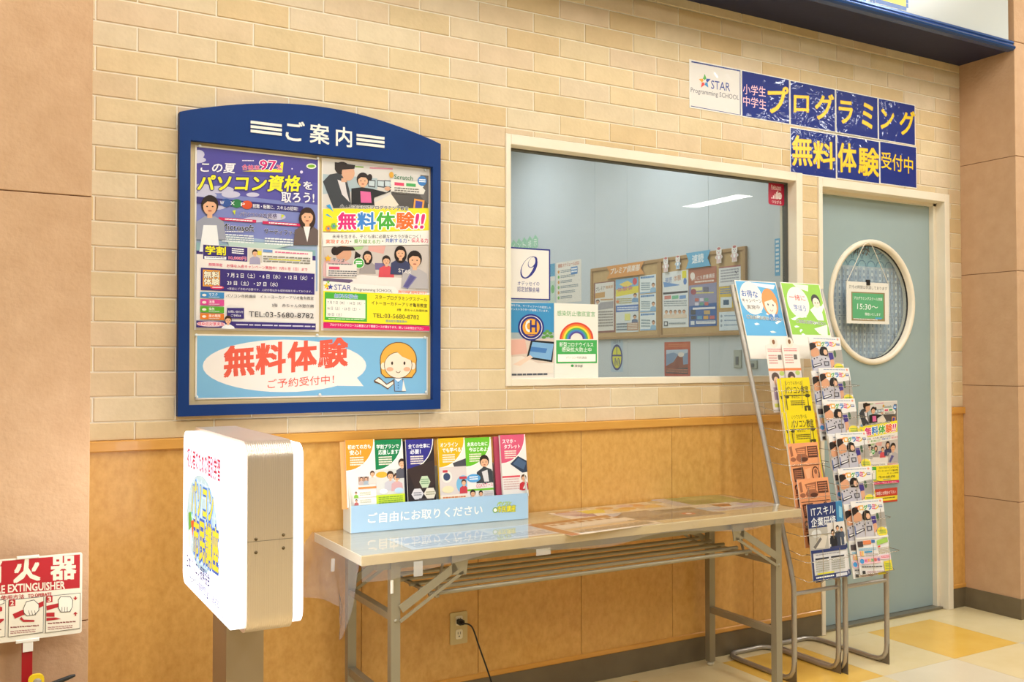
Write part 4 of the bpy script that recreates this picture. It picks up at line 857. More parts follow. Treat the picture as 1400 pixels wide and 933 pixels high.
a = tart(.34, .19); a.R(0, 0, 100, 100, '#8c9c54'); a.R(0, 50, 100, 100, '#9aa85c'); a.E(60, 30, 20, 18, '#b8b870', 14); a.R(0, 0, 20, 100, '#b8b4bc')
flat(a, 'green picture sheet at the right back corner of the table', 2.61, -.115, -.05)
a = tart(.36, .14); a.R(0, 0, 100, 100, '#dcd8d4'); a.PL([(30, 0), (55, 10), (45, 50), (30, 40)], '#d87c3c'); a.PL([(60, 20), (90, 10), (85, 60), (60, 70)], '#c4b8d8'); a.R(70, 0, 100, 30, '#a8b864'); a.PL([(0, 30), (30, 40), (20, 100), (0, 80)], '#a8bccc'); a.G(10, 70, 90, 95, 3, '#b48c8c')
flat(a, 'mixed colour leaflet by the right front corner of the table', 2.64, -.30, .0)
a = tart(.55, .20); a.R(0, 0, 100, 100, '#dcdcdf'); a.R(4, 10, 60, 50, '#aab4cc'); a.G(4, 60, 96, 92, 4, '#8a94ac'); a.R(64, 10, 96, 50, '#c8d0dc')  # bluish fills paint in the stand's reflection on the tabletop
flat(a, 'faintly printed sheet in front of the brochure stand, tinted pale blue as painted reflection', 1.45, -.36, .02)
# clear vinyl cover
VIN = clear('clear_vinyl', '#fbfbf8', .03, .03, (3.2, .10), 1.5, 1.25); VINH = clear('clear_vinyl_drape', '#efe9df', .11, .12, (14, .5), 1.5, 1.8)
vc = empty('vinyl_cover', (0, 0, 0), label='clear vinyl cover over the table, crumpled and hanging down at the left end', cat='table cover')
MB().add([(TX-.002, TY-.003, .7028), (TX+TW+.002, TY-.01, .7028), (TX+TW+.002, TY+TD-.01, .7028), (TX-.002, TY+TD, .7028)], [(0, 1, 2, 3)]) 
mb = MB(); nx, ny = 30, 6
mb.add([(TX-.003+(TW+.006)*i/nx, TY-.004-.0068*i/nx+(TD+.004)*j/ny, .7032+.0006*math.sin(i*1.3+j)) for j in range(ny+1) for i in range(nx+1)], [(j*(nx+1)+i, j*(nx+1)+i+1, (j+1)*(nx+1)+i+1, (j+1)*(nx+1)+i) for j in range(ny) for i in range(nx)], None, True)
mb.build('top_sheet', VIN, vc)
def drape(name, P, n, mth, fn):
    mb = MB(); V = [fn(i/n, j/mth) for j in range(mth+1) for i in range(n+1)]
    mb.add(V, [(j*(n+1)+i, j*(n+1)+i+1, (j+1)*(n+1)+i+1, (j+1)*(n+1)+i) for j in range(mth) for i in range(n)], None, True)
    return mb.build(name, VINH, vc)
def left(u_, v_):
    y = TY-.006+(TD+.006)*u_
    d = .195+.050*math.exp(-((u_-.05)/.12)**2)+.012*math.sin(u_*9)-.03*u_
    x = TX-.005-v_*(.030+.018*math.sin(u_*11+1)+.16*max(0, u_-.45)*1.2)-.006*math.sin(u_*31+v_*7)*v_
    y = y-(.020*math.sin(v_*5+u_*6)*v_)+(.05*v_*max(0, u_-.8)*4)
    return (x, min(y, -.03), .7032-d*v_)
drape('left_drape', None, 40, 14, left)
def front(u_, v_):
    x = TX-.003+TW*u_; d = .045+.030*math.exp(-(u_/.1)**2)+.012*math.sin(u_*17)+.02*math.exp(-((u_-1)/.05)**2)
    return (x, TY-.006-.0068*u_-v_*(.004+.006*math.sin(u_*40)), .7032-d*v_)
drape('front_drape', None, 90, 5, front)
def right(u_, v_):
    y = TY-.012+(TD-.01)*u_; return (TX+TW+.004+.03*v_*(1-u_), y, .7032-v_*(.05+.03*(1-u_)+.008*math.sin(u_*14)))
drape('right_drape', None, 16, 5, right)
TAPE = clear('cloudy_tape', '#f4f2ea', .32, .2)
for x, z, w_, h_ in ((.175, .648, .03, .045), (.62, .655, .055, .022)):
    MB().box(TX+x-w_/2, TX+x+w_/2, TY-.016, TY-.0155, z-h_/2, z+h_/2).build('tape', TAPE, vc)
MB().bar((TX-.02, TY+.2, .62), (TX-.018, TY+.2, .66), .012, .0008).build('tape', TAPE, vc)

# ================================================================== BROCHURE STAND WITH SIX BROCHURES
ANG = math.atan2(-.041, .659)
bs = empty('brochure_stand', (1.107, -.120, TZ+.0032), (0, 0, ANG), label='light blue cardboard brochure stand on the table with white lettering along its front', cat='brochure stand')
BSW = .675
LB = plain('card_blue', '#a9cbe8', .45); CARD = plain('card_side', '#d9dcd4', .6)
MB().prism([(0, 0), (BSW-.012, 0), (BSW-.016, .092), (0, .090)], 0, .003).build('front_panel', LB, bs)
MB().box(.0, BSW-.012, .003, .085, 0, .004).box(0, BSW-.012, .080, .084, .004, .20).build('back_panel', CARD, bs)
MB().prism([(0, 0), (.084, 0), (.084, .2), (.045, .2), (.0, .09)], -.003, 0, 'x').build('side_panel', CARD, bs)
MB().prism([(0, 0), (.084, 0), (.084, .2), (.045, .2), (.0, .09)], BSW-.014, BSW-.012, 'x').build('side_panel', CARD, bs)
a = Art([(143, 545), (1297, 452), (1310, 630), (145, 728)], BSW-.014, .092)
a.T('ご自由にお取りください', 248, 630, 992, 568, 68, '#f4f6f6', .03)
a.T('パソコン', 1090, 528, 1185, 520, 22, '#c8dc3c', .05, '#7aa84c', .04); a.T('市民講座', 1092, 566, 1218, 558, 46, '#f2e43c', .04, '#3a7c4c', .04); a.E(1078, 572, 18, 20, '#7aa84c', 12); a.E(1078, 572, 12, 13, '#f0f0e8', 12)
for q_, nm in ((a.pic, 'picture'), (a.let, 'lettering')): ob(nm, q_.mesh(nm), bs, ((BSW-.014)/2, 0, .046))
qb = (450, 580, 4.8276)
def leaf_tab(A_, cc, lines, cx=None): 
    A_.E(0, 0, 78, 64, '#fff', 30); A_.E(0, 0, 75, 61, cc, 30)
BR = [
 ('orange-cornered brochure at the left end of the brochure stand', '#f09a2c', '初めての方も', '安心！', 1.190-.093, 1),
 ('green-cornered brochure, second from the left in the brochure stand', '#12804c', '学割プランで', '応援します！', 1.198, 1),
 ('dark blue brochure with black picture, third from the left in the stand', '#33308a', '全ての仕事に', '必要！', 1.313, 2),
 ('yellow-cornered brochure with tablet picture, third from the right in the stand', '#e0b414', 'オンライン', 'でも学べる！', 1.433, 1),
 ('light green brochure with boy picture, second from the right in the stand', '#6cc02c', '未来のために', '今はじめよう！', 1.536, 1),
 ('pink-cornered brochure at the right end of the brochure stand', '#dc5a7c', 'スマホ・', 'タブレット', 1.676, 3)]
def brochure_art(i):
    A_ = Art([(0, 0), (100, 0), (100, 212), (0, 212)], .103, .225, inset=0)
    lab, cc, l1, l2, x, n = BR[i]
    bg = '#efe9e4' if i != 2 else '#2c2428'
    A_.R(0, 0, 100, 212, bg)
    A_.R(0, 0, 100, 8, cc)
    P_ = [(0, 0), (96, 0)]+[(96*math.cos(math.radians(t)), 96*math.sin(math.radians(t))) for t in range(10, 90, 10)]+[(0, 96)]
    A_.PL([(x_*1.03, y_*1.03) for x_, y_ in P_], '#fbf8f2'); A_.PL(P_, cc)
    A_.T(l1, 8, 22, 8+13*len(l1), 22, 14, '#fff', .03); A_.T(l2, 14, 40, 14+12.5*len(l2), 40, 15, '#fff', .035); A_.G(14, 54, 60, 84, 4, '#f6e8d8')
    if i == 0:
        A_.R(40, 118, 76, 142, '#b08a78'); A_.P(50, 124, 5, '#3a2a20', '#c8b4b0'); A_.P(66, 124, 5, '#3a2a20', '#a8b4c0'); A_.P(88, 110, 8, '#5a4034', '#e8d4cc'); A_.R(38, 150, 100, 156, '#e8924c'); 
        for k in range(2): A_.R(22, 162+k*24, 98, 182+k*24, '#fbf8f0'); A_.P(30, 168+k*24, 4, '#3a2a20', ('#8cc04c', '#c86a6c')[k]); A_.G(42, 166+k*24, 80, 178+k*24, 3, '#c8c4a8')
    if i == 1:
        A_.R(0, 96, 100, 180, '#d8d8d4'); A_.E(22, 112, 20, 10, '#f0b43c', 16); A_.P(52, 116, 12, '#3a2a24', '#c8c4cc'); A_.P(74, 122, 11, '#4a2e26', '#d4a8ac'); A_.P(94, 78, 12, '#3a2a24', '#5a5a66'); A_.R(0, 176, 100, 212, '#c8dc3c'); A_.G(8, 182, 92, 206, 4, '#7ca03c')
        A_.E(26, 165, 14, 8, '#fff', 14); A_.E(80, 165, 16, 9, '#bcd8f0', 14)
    if i == 2:
        A_.PL([(0, 96), (100, 70), (100, 150), (30, 170)], '#3a2c2c'); A_.E(62, 140, 20, 22, '#c4d4b4', 6); A_.G(48, 130, 76, 150, 3, '#7ca07c'); A_.E(34, 178, 22, 20, '#d8d4d8', 6); A_.E(80, 178, 24, 20, '#e4dccc', 6); A_.G(20, 172, 48, 186, 2, '#8a8a94'); A_.G(64, 172, 96, 186, 2, '#a8a484'); A_.PL([(20, 212), (40, 192), (80, 196), (100, 212)], '#4c464c')
    if i == 3:
        A_.PL([(50, 84), (100, 70), (100, 112), (60, 108)], '#4a4a52'); A_.R(0, 96, 100, 196, '#dcd0cc'); A_.E(26, 128, 20, 20, '#e8e4dc', 16); A_.E(26, 128, 13, 13, '#3a4a6c', 14); A_.R(12, 106, 30, 114, '#c8404c'); A_.E(86, 156, 26, 30, '#7ab8dc', 20); A_.P(88, 150, 9, '#5a3a2c', '#c8404c'); A_.R(72, 130, 100, 138, '#c8404c'); A_.R(0, 188, 100, 212, '#f0e4d4'); A_.G(8, 194, 92, 202, 1, '#d87a3c'); A_.E(28, 170, 22, 12, '#e8dcb4', 14)
    if i == 4:
        A_.P(70, 82, 18, '#2a201c', '#3c4046'); A_.PL([(44, 120), (66, 98), (96, 110), (100, 150), (60, 160)], '#3c4046'); A_.PL([(58, 116), (80, 110), (84, 150), (66, 150)], '#dcdadc'); A_.E(26, 136, 26, 14, '#5aa4dc', 18); A_.G(10, 130, 42, 144, 2, '#fff'); A_.T('GIGAスクール', 34, 162, 98, 160, 14, '#dc3a64', .02, '#fff', .05); A_.R(0, 172, 100, 178, '#6cc02c'); A_.P(20, 186, 10, '#2a201c', '#5a6a8c'); A_.P(50, 188, 8, '#2a201c', '#8a8a94'); A_.G(62, 182, 96, 206, 4, '#c8c4cc')
    if i == 5:
        A_.PL([(34, 100), (66, 74), (100, 92), (100, 130), (80, 132)], '#2c3c54'); A_.PL([(44, 100), (68, 80), (98, 98), (86, 122)], '#4c6484'); A_.R(0, 140, 70, 146, '#dc4a5c'); A_.G(4, 150, 66, 190, 5, '#d8b8b4'); A_.P(84, 150, 10, '#5a3a24', '#c8303c'); A_.PL([(72, 166), (98, 164), (98, 192), (72, 192)], '#c8303c'); A_.PL([(78, 186), (84, 188), (96, 168), (90, 166)], '#f0ece4')
    return A_
ca, sa = math.cos(ANG), math.sin(ANG)
for i, (lab, cc, l1, l2, x, n) in enumerate(BR):
    A_ = brochure_art(i); xl = x+.054-1.107
    lx, ly, lz = xl, .034, .008+.2125+(.003 if i % 2 else .0)+.085-.0
    lz = .300-.1125+(.006, .003, .0, .0, -.002, .003)[i]
    wx, wy = 1.107+ca*lx-sa*ly, -.120+sa*lx+ca*ly
    o = A_.put('brochure', lab, 'brochure', (wx, wy, TZ+.0032+lz), (-.13, 0, ANG), thick=.004*n, group='brochures in the blue stand')
    # a second copy behind, peeping out to the left
    off = (-.016, -.004, -.008, -.002, -.003, -.018)[i]
    b2 = MB().box(-.0515, .0515, 0, .003*n, -.1125, .1125).build('back_copy', plain('print_ink', ('#e6b070', '#12804c', '#28263c', '#e0b414', '#5a5c58', '#c8506c')[i], .38), o); b2.location = (off, .005*n+.003, -.004)

# ================================================================== STANDING LIGHT SIGN
LX0, LX1, LY0, LY1, LZ0, LZ1 = .547, .653, -.975, -.375, .655, 1.094
ls = empty('light_sign', (.60, -.675, 0), label='standing illuminated sign with rounded brushed-metal case and glowing white faces on a metal post', cat='sign')
def brushed():
    m, t, b = new('ribbed_aluminium'); N = t.nodes.new; L = t.links.new
    b.inputs['Base Color'].default_value = lin('#e4d4c4'); b.inputs['Metallic'].default_value = .75; b.inputs['Roughness'].default_value = .36
    tc = N('ShaderNodeTexCoord'); w_ = N('ShaderNodeTexWave'); w_.wave_type = 'BANDS'; w_.bands_direction = 'X'; w_.inputs['Scale'].default_value = 62; L(tc.outputs['Object'], w_.inputs['Vector'])
    bp = N('ShaderNodeBump'); bp.inputs['Strength'].default_value = .22; bp.inputs['Distance'].default_value = .0015; L(w_.outputs[0], bp.inputs['Height']); L(bp.outputs[0], b.inputs['Normal']); return m
ALU = brushed()
x0, x1 = LX0-.60, LX1-.60; yy0, yy1 = LY0+.675, LY1+.675
prof = rrect(yy0, yy1, LZ0, LZ1, .042, 8)
MB().prism(prof, x0, x1, 'x', ALU, True).build('case', ALU, ls)
for o in ls.children:
    pass
GLOW = plain('sign_glow', '#f4f7ff', .3, em=1.5)
for sx_, ry_ in ((-1, math.pi/2), (1, -math.pi/2)): area('light_sign_light', (.60+sx_*.094, -.675, .875), .40, .56, 3.0, (.93, .96, 1.0), (0, ry_, 0))
MB().prism(rrect(yy0+.008, yy1-.008, LZ0+.010, LZ1-.010, .034, 6), x0-.028, x0, 'x', GLOW, False).build('lit_face', GLOW, ls)
MB().prism(rrect(yy0+.008, yy1-.008, LZ0+.010, LZ1-.010, .034, 6), x1, x1+.026, 'x', GLOW, False).build('lit_face', GLOW, ls)
MB().box(-.046, .046, .0-.075, .075, .012, LZ0+.002).build('post', plain('post_metal', '#a5937b', .42, .6), ls)
MB().chbox(-.20, .20, -.22, .22, 0, .012, .003).build('base_plate', STEEL, ls)
for y_, z_ in ((0.020, 0), (0.083, .004)):
    for dz in (0, -.030): MB().lathe([(0, -.0025), (.003, -.002), (.004, 0)], (x0+y_, yy0, .873+dz+z_), 10, axis='y').build('screw', plain('screw', '#6a5a40', .4, .7), ls)
ob('case_joint', MB().box(x0+.001, x1-.001, yy0-.0006, yy0, .8675, .8685).mesh('case_joint', plain('joint', '#7a6c5c', .6)), ls)
a = Art([(175, 160), (740, 265), (740, 1900), (175, 1500)], .584, .419, em=3.0)
a = Art([(0, 0), (140, 0), (140, 100), (0, 100)], .584, .419, em=.62, inset=.01)
for x_, y_ in ((6, 6), (110, 8), (6, 90), (112, 92)): a.G(x_, y_, x_+6, y_+8, 4, '#c4cfe4')
a.T('初心者のための個別学習', 14, 16, 108, 16, 13, '#c41c58', .04)
a.E(58, 53, 44, 29, '#bfe4f4', 34)
for k in range(-3, 4): a.R(58+k*12-.3, 27, 58+k*12+.3, 79, '#e4f4fb'); a.R(18, 53+k*8-.3, 98, 53+k*8+.3, '#e4f4fb')
a.T('パソコン', 30, 40, 92, 38, 20, '#f0ec4c', .05, '#2f7cd8', .05); a.T('市民講座', 36, 64, 106, 62, 25, '#f4e83c', .05, '#2868d0', .06)
a.PL([(20, 52), (28, 50), (32, 58), (22, 64)], '#5cb84c'); a.PL([(28, 56), (38, 54), (34, 66)], '#e85a3c'); a.E(24, 68, 5, 6, '#fff', 14)
a.T('日本パソコン振興協会', 16, 83, 84, 83, 8.5, '#26357c', .03); a.T('イトーヨーカドー亀有教室 ☎03-5680-8782', 16, 92, 108, 92, 6, '#33448c', .02)
for q_, nm in ((a.pic, 'picture'), (a.let, 'lettering')): o = ob(nm, q_.mesh(nm), ls, (x0-.0282, 0, (LZ0+LZ1)/2)); o.rotation_euler = RZ

# ================================================================== WALL OUTLET AND LEAD
ol = empty('wall_outlet', (1.5615, -.006, .299), label='beige wall outlet plate under the table with a black plug in its upper socket', cat='outlet')
OP = plain('outlet_plate', '#d2bd88', .4); OS = plain('outlet_socket', '#ece2c8', .4)
MB().prism(rrect(-.035, .035, -.058, .058, .005), -.006, 0, 'y').build('plate', OP, ol)
for z_ in (.028, -.022):
    s_ = MB().prism(rrect(-.014, .014, z_-.017, z_+.017, .006), -.0085, -.006, 'y').build('socket', OS, ol)
    for e in (-.005, .005): MB().box(e-.001, e+.001, -.0088, -.0084, z_, z_+.009).build('slot', BLACK, s_)
    MB().lathe([(0, -.0088), (.0025, -.0087), (.0025, -.0084)], (0, 0, z_-.007), 10, axis='y').build('slot', BLACK, s_)
pc = empty('power_cord', (1.5615, -.0146, .324), label='black power cord plugged into the outlet and trailing to the floor', cat='cord')
MB().prism(rrect(-.011, .011, -.009, .009, .004), -.022, 0, 'y').lathe([(.008, -.022), (.006, -.030), (.004, -.036), (.0, -.037)], (0, 0, 0), 10, axis='y').build('plug', BLACK, pc)
P_ = [(0, -.034, 0), (.012, -.052, .0), (.028, -.056, -.018), (.050, -.058, -.080), (.075, -.062, -.150), (.100, -.068, -.225), (.118, -.074, -.285), (.135, -.085, -.316), (.17, -.11, -.3205), (.12, -.2, -.3205), (-.1, -.3, -.3205), (-.5, -.33, -.3205), (-.78, -.42, -.3205)]
def smooth(P, k=5):
    P = [Vector(p) for p in P]; out = []
    for i in range(len(P)-1):
        p0, p1, p2, p3 = P[max(i-1, 0)], P[i], P[i+1], P[min(i+2, len(P)-1)]
        for j in range(k):
            t = j/k; out.append(.5*((2*p1)+(p2-p0)*t+(2*p0-5*p1+4*p2-p3)*t*t+(3*p1-p0-3*p2+p3)*t**3))
    return out+[P[-1]]
MB().tube(smooth(P_), .003, None, 8).build('cable', BLACK, pc)

# ================================================================== FLYER RACKS
TIL = .284
def rack(name, x0, x1, dy, label):
    o = empty(name, (x0, 0, 0), label=label, cat='flyer rack')
    w_ = x1-x0; R_ = .0105; yb = -.411+dy
    def side(x):
        return [(x, yb+TIL*(1.60-.406), 1.60), (x, yb+TIL*(1.0-.406), 1.0), (x, yb+TIL*.05, .456), (x, yb+.004, .415), (x, yb-.003, .38), (x, yb-.004, .30), (x, yb-.004, .085), (x, yb-.001, .052), (x, yb+.012, .028), (x, yb+.035, .0135), (x, yb+.07, R_)]
    yk = -.022
    L_ = side(0); Rr = side(w_)
    back = [(0, yk-.09, R_), (.004, yk-.045, R_), (.02, yk-.018, R_), (.05, yk, R_), (w_-.05, yk, R_), (w_-.02, yk-.018, R_), (w_-.004, yk-.045, R_), (w_, yk-.09, R_)]
    MB().tube(L_+back+Rr[::-1], R_, None, 10).build('tube_frame', RACKM, o)
    for x in (0, w_): MB().prism([(yb-.015, .088), (yb-.015, 0), (yb+.075, 0), (yb+.04, .012), (yb+.008, .03)], x-.0015, x+.0015, 'x').build('foot_gusset', plain('gusset', '#7d7365', .4, .5), o)
    MB().tube([(0, yb-.004, .352), (w_, yb-.004, .352)], .0085, None, 10).build('rung', RACKM, o)
    MB().tube([(0, yb+TIL*1.12, 1.526), (w_, yb+TIL*1.12, 1.526)], .006, None, 8).build('rung', RACKM, o)
    return o, yb, w_
def pocket(o, yb, w_, zb):
    """wire pocket: two bars out from the posts, a bottom tray and two upright hooks in front"""
    yp = yb+TIL*(zb-.406) if zb > .42 else yb-.004
    yu = yb+TIL*(zb+.09-.406) if zb > .33 else yb-.004
    f_ = yp-.068
    mb = MB(); r_ = .0012
    mb.tube([(0, yu, zb+.09), (0, f_+.004, zb+.085), (.012, f_, zb+.083), (w_-.012, f_, zb+.083), (w_, f_+.004, zb+.085), (w_, yu, zb+.09)], r_, None, 6)
    mb.tube([(0, yp, zb+.02), (.0, yp-.02, zb+.018), (.02, f_+.012, zb+.004), (w_-.02, f_+.012, zb+.004), (w_, yp-.02, zb+.018), (w_, yp, zb+.02)], r_, None, 6)
    for x in (w_*.36, w_*.74):
        mb.tube([(x, yp-.01, zb-.004), (x, f_+.01, zb-.006), (x, f_-.001, zb+.004), (x, f_, zb+.09), (x, f_+.002, zb+.125)], r_, None, 6)
    mb.build('wire_pocket', WIRE, o)
RA, ya, wa = rack('flyer_rack', 2.84, 3.09, 0, 'left bent-tube flyer rack, headed with a blue card, beside the table')
RB, yb_, wb_ = rack('flyer_rack', 3.11, 3.36, -.019, 'right bent-tube flyer rack, headed with a green card, in front of the door')
def seat(zt, yb, h=.297):
    zb = zt-h; yp = yb+TIL*(zb-.406) if zb > .42 else yb-.004
    return zb, yp-.052
PZA = [1.365, 1.207, 1.069, .939, .798, .700]; PZB = [1.380, 1.247, 1.115, .975, .832, .700]
for (o, yb, w_, L_) in ((RA, ya, wa, PZA), (RB, yb_, wb_, PZB)):
    for zt in L_: pocket(o, yb, w_, zt-.297)
def flyer(a, label, x, zt, yb, rack_, h=None, name='flyer', fw=0, ry=0., til=.165, rz=0, **k):
    h = h or a.h; zb, y = seat(zt, yb); y -= fw; z = zt-h/2
    return a.put(name, label, 'flyer', (x, y+til*(.297-h/2), z), (-math.atan(til), ry, rz), **k)
def put_copy(src, label, dx, dy, dz, rz=0.):
    c = copy_tree(src); c['label'] = label; c.location = src.location+Vector((dx, dy, dz)); c.rotation_euler.z += rz; return c
# header cards
def squig(A_, seeds, col='#eef6f4'):
    rr = random.Random(seeds)
    for k in range(7):
        x, y = rr.uniform(5, 90), rr.uniform(58, 100); dx = rr.uniform(8, 22); d = rr.uniform(-3, 3)
        A_.PL([(x, y), (x+dx*.5, y-2.5+d), (x+dx, y+d), (x+dx*.6, y+1.5+d), (x+dx*.2, y+3)], col)
def header(k):
    A_ = Art([(0, 0), (100, 0), (100, 145), (0, 145)], .243, .352, inset=.004)
    if k == 0:
        A_.R(0, 0, 100, 103, '#5aaee0'); A_.PL([(40, 3), (96, 6), (90, 14), (50, 10)], '#e6f2f4'); squig(A_, 3)
        A_.E(32, 33, 27, 31, '#f2ece6', 28); A_.T('お得な', 10, 24, 48, 26, 13, '#2f66b4', .03); A_.T('キャンペーン', 8, 38, 54, 38, 8, '#4a4440', .02); A_.T('実施中', 16, 50, 46, 50, 8, '#4a4440', .02)
        A_.E(74, 40, 19, 27, '#e8964c', 20); A_.E(74, 45, 14, 19, '#f8e4d4', 20); A_.PL([(58, 40), (66, 20), (90, 30), (92, 46), (80, 34)], '#e8964c'); A_.E(68, 44, 1.6, 2.2, '#3a2a24', 8); A_.E(80, 45, 1.6, 2.2, '#3a2a24', 8); A_.A(74, 53, 4, 3, '#b4504c', 10, 170, 8)
        A_.PL([(66, 62), (86, 62), (92, 74), (62, 74)], '#4a86c8'); A_.PL([(72, 62), (80, 62), (76, 68)], '#fff')
        A_.T('ご自由にお持ちください', 10, 68, 94, 72, 7, '#6a6460', .01, '#e6f2f4', .1)
    else:
        A_.R(0, 0, 100, 100, '#96cc3c'); A_.PL([(30, 2), (70, 4), (66, 16), (40, 10)], '#eaf6dc'); squig(A_, 8); A_.PL([(60, 88), (96, 80), (90, 104), (70, 98)], '#eef6e4')
        A_.E(34, 38, 27, 30, '#f2ece6', 28); A_.T('一緒に', 14, 28, 54, 30, 11, '#dc4a44', .02); A_.T('学ぼう', 20, 48, 50, 50, 12, '#3a66b4', .02)
        A_.PL([(60, 52), (74, 44), (92, 44), (98, 38), (98, 46), (90, 56), (90, 72), (74, 72)], '#f2f0e8'); A_.E(80, 34, 11, 13, '#2c2824', 18); A_.E(80, 38, 9, 10, '#f8e0cc', 16); A_.E(77, 38, 1.2, 1.6, '#2a2420', 8); A_.E(84, 38, 1.2, 1.6, '#2a2420', 8)
        A_.T('ご自由にお持ちください', 18, 74, 92, 78, 7, '#6a6460', .01, '#e6f6dc', .1)
    return A_
for k, (x, dy, lab) in enumerate(((2.9705, 0, 'blue header card with speech circle and drawn orange-haired woman on top of left rack'), (3.2205, -.019, 'green header card with speech circle and drawn waving boy on top of right rack'))):
    zc = 1.454; y = -.411+dy+TIL*(zc-.406)-.0135
    header(k).put('header_card', lab, 'sign', (x, y, zc), (-math.atan(TIL), 0, 0), thick=.003)
# ---- left rack
a = Art([(0, 0), (40, 0), (40, 120), (0, 120)], .098, .315, inset=0)
a.R(0, 12, 40, 50, '#f2e8e0'); a.E(20, 8, 9, 9, '#f0e2d4', 14); a.E(20, 7, 3.5, 4, '#8a5a34', 10); a.G(4, 18, 36, 24, 2, '#e0888c'); a.G(4, 28, 24, 44, 4, '#d8a09c'); a.R(26, 28, 34, 36, '#5a5450'); a.R(26, 28, 34, 36, '#6a6460')
a.R(0, 50, 40, 54, '#e88a54'); a.R(0, 54, 40, 120, '#dcd0cc'); a.E(14, 64, 9, 8, '#5a4640', 12); a.E(15, 70, 6, 7, '#e4b898', 12); a.R(6, 80, 28, 100, '#a890a4'); a.E(30, 58, 6, 4, '#b8cc70', 10); a.R(4, 106, 24, 112, '#c4c45c')
sh = [(0, 0), (.098, 0), (.098, .283), (.072, .290), (.065, .306), (.05, .315), (.034, .306), (.027, .290), (0, .283)]
f1 = flyer(a, 'narrow pale leaflet with round tab, top left pocket of the left rack', 2.927, 1.375, ya, RA, h=.315, shape=sh, group='narrow tab leaflets')
put_copy(f1, 'narrow pale leaflet with round tab, top right beside its twin in the left rack', .088, -.004, .002, .02)
def ygart(seed):
    A_ = Art([(0, 0), (100, 0), (100, 145), (0, 145)], .166, .280, inset=0)
    A_.R(0, 0, 100, 145, '#ecd412'); ink = '#4c4418'; ik2 = '#7a6c1c'
    A_.T('いつでも学べる', 16, 12, 70, 12, 9, ik2, .02); A_.T('パソコン教室', 12, 27, 92, 27, 17, ink, .035); A_.R(4, 38, 96, 40, ink); A_.E(14, 42, 8, 3.5, ink, 10); A_.E(86, 40, 9, 4, ink, 10); A_.T('あなたに', 30, 42, 58, 42, 6, ink, .02)
    A_.R(9, 46, 12, 70, ik2); A_.R(84, 44, 87, 70, ik2); A_.G(24, 50, 74, 62, 3, ik2); A_.R(70, 62, 92, 84, ink); A_.R(77, 66, 81, 82, '#e6d02c'); A_.R(6, 76, 22, 96, ink); A_.R(9, 79, 19, 93, '#ecd412'); A_.G(26, 78, 64, 94, 3, ink); A_.G(8, 102, 92, 138, 6, ik2)
    return A_
y1 = flyer(ygart(1), 'yellow black-printed flyer in the second pocket from the top of the left rack', 3.003, 1.207, ya, RA, group='yellow flyers', h=.280, thick=.004)
y2 = put_copy(y1, 'yellow black-printed flyer in the third pocket of the left rack, below another', -.010, -.039, -.138, .03)
for s_, l_ in ((y1, 'back copy of the upper yellow flyer, peeping out at its left'), (y2, 'back copy of the lower yellow flyer, peeping out at its left')): put_copy(s_, l_, -.016, .006, -.004, .02)
def orart():
    A_ = Art([(0, 0), (100, 0), (100, 150), (0, 150)], .172, .272, inset=0); A_.R(0, 0, 100, 150, '#eca070'); ink = '#5a3426'; k2 = '#a06448'
    A_.PL([(4, 8), (12, 6), (14, 28), (6, 30)], k2); A_.PL([(22, 12), (60, 8), (56, 32), (30, 32)], k2); A_.G(28, 14, 54, 26, 3, '#eca070'); A_.R(62, 8, 96, 34, ink); A_.G(65, 11, 93, 32, 4, '#c8805c', 0); A_.E(42, 34, 20, 10, k2, 18); A_.E(48, 37, 12, 5, ink, 14); A_.E(12, 36, 9, 5, k2, 12)
    A_.R(4, 50, 96, 51.5, ink); A_.PL([(6, 56), (40, 54), (42, 78), (34, 86), (8, 86)], ink); A_.G(10, 60, 36, 82, 5, '#b87454'); A_.PL([(44, 60), (66, 56), (60, 78), (50, 84)], '#f4b488'); A_.E(80, 72, 13, 18, ink, 16); A_.E(80, 72, 10, 15, '#eca070', 16); A_.E(80, 66, 5, 6, k2, 10); A_.PL([(70, 84), (90, 82), (94, 92), (68, 92)], k2)
    for k in range(5): A_.E(12+k*19, 98, 7, 7, ink, 10); A_.E(12+k*19, 99, 4, 4, '#eca070', 10); A_.R(6+k*19, 104, 20+k*19, 112, k2)
    A_.R(4, 114, 96, 115.5, ink); A_.PL([(8, 120), (46, 118), (44, 142), (10, 144)], ink); A_.G(52, 120, 94, 144, 5, k2); return A_
o1 = flyer(orart(), 'orange flyer with brown comic drawings, upper of the two in the left rack', 2.966, .941, ya, RA, h=.272, group='orange comic flyers', thick=.003)
put_copy(o1, 'orange flyer with brown comic drawings, lower of the two, above the navy flyer', .012, -.040, -.141, -.02)
a = Art([(125, 65), (432, 45), (520, 750), (115, 800)], .185, .292, inset=0)
a = Art([(0, 0), (100, 0), (100, 150), (0, 150)], .200, .300, inset=0)
a.R(0, 0, 100, 150, '#e9e7ea'); a.R(0, 0, 100, 47, '#26356c'); a.PL([(82, 0), (100, 0), (100, 42), (80, 44)], '#3f86b8'); a.PL([(90, 8), (98, 12), (96, 34), (88, 30)], '#8cc8e4'); a.T('ITスキル', 10, 15, 78, 14, 17, '#eef0f4', .012); a.T('企業研修', 8, 36, 78, 35, 18, '#eef0f4', .025)
a.R(0, 47, 52, 92, '#b9b4ac'); a.PL([(6, 86), (34, 60), (50, 66), (40, 88)], '#d8d0c4'); a.PL([(8, 84), (30, 66), (34, 70), (14, 88)], '#6f6a68'); a.E(20, 58, 14, 8, '#dcdcdc', 12)
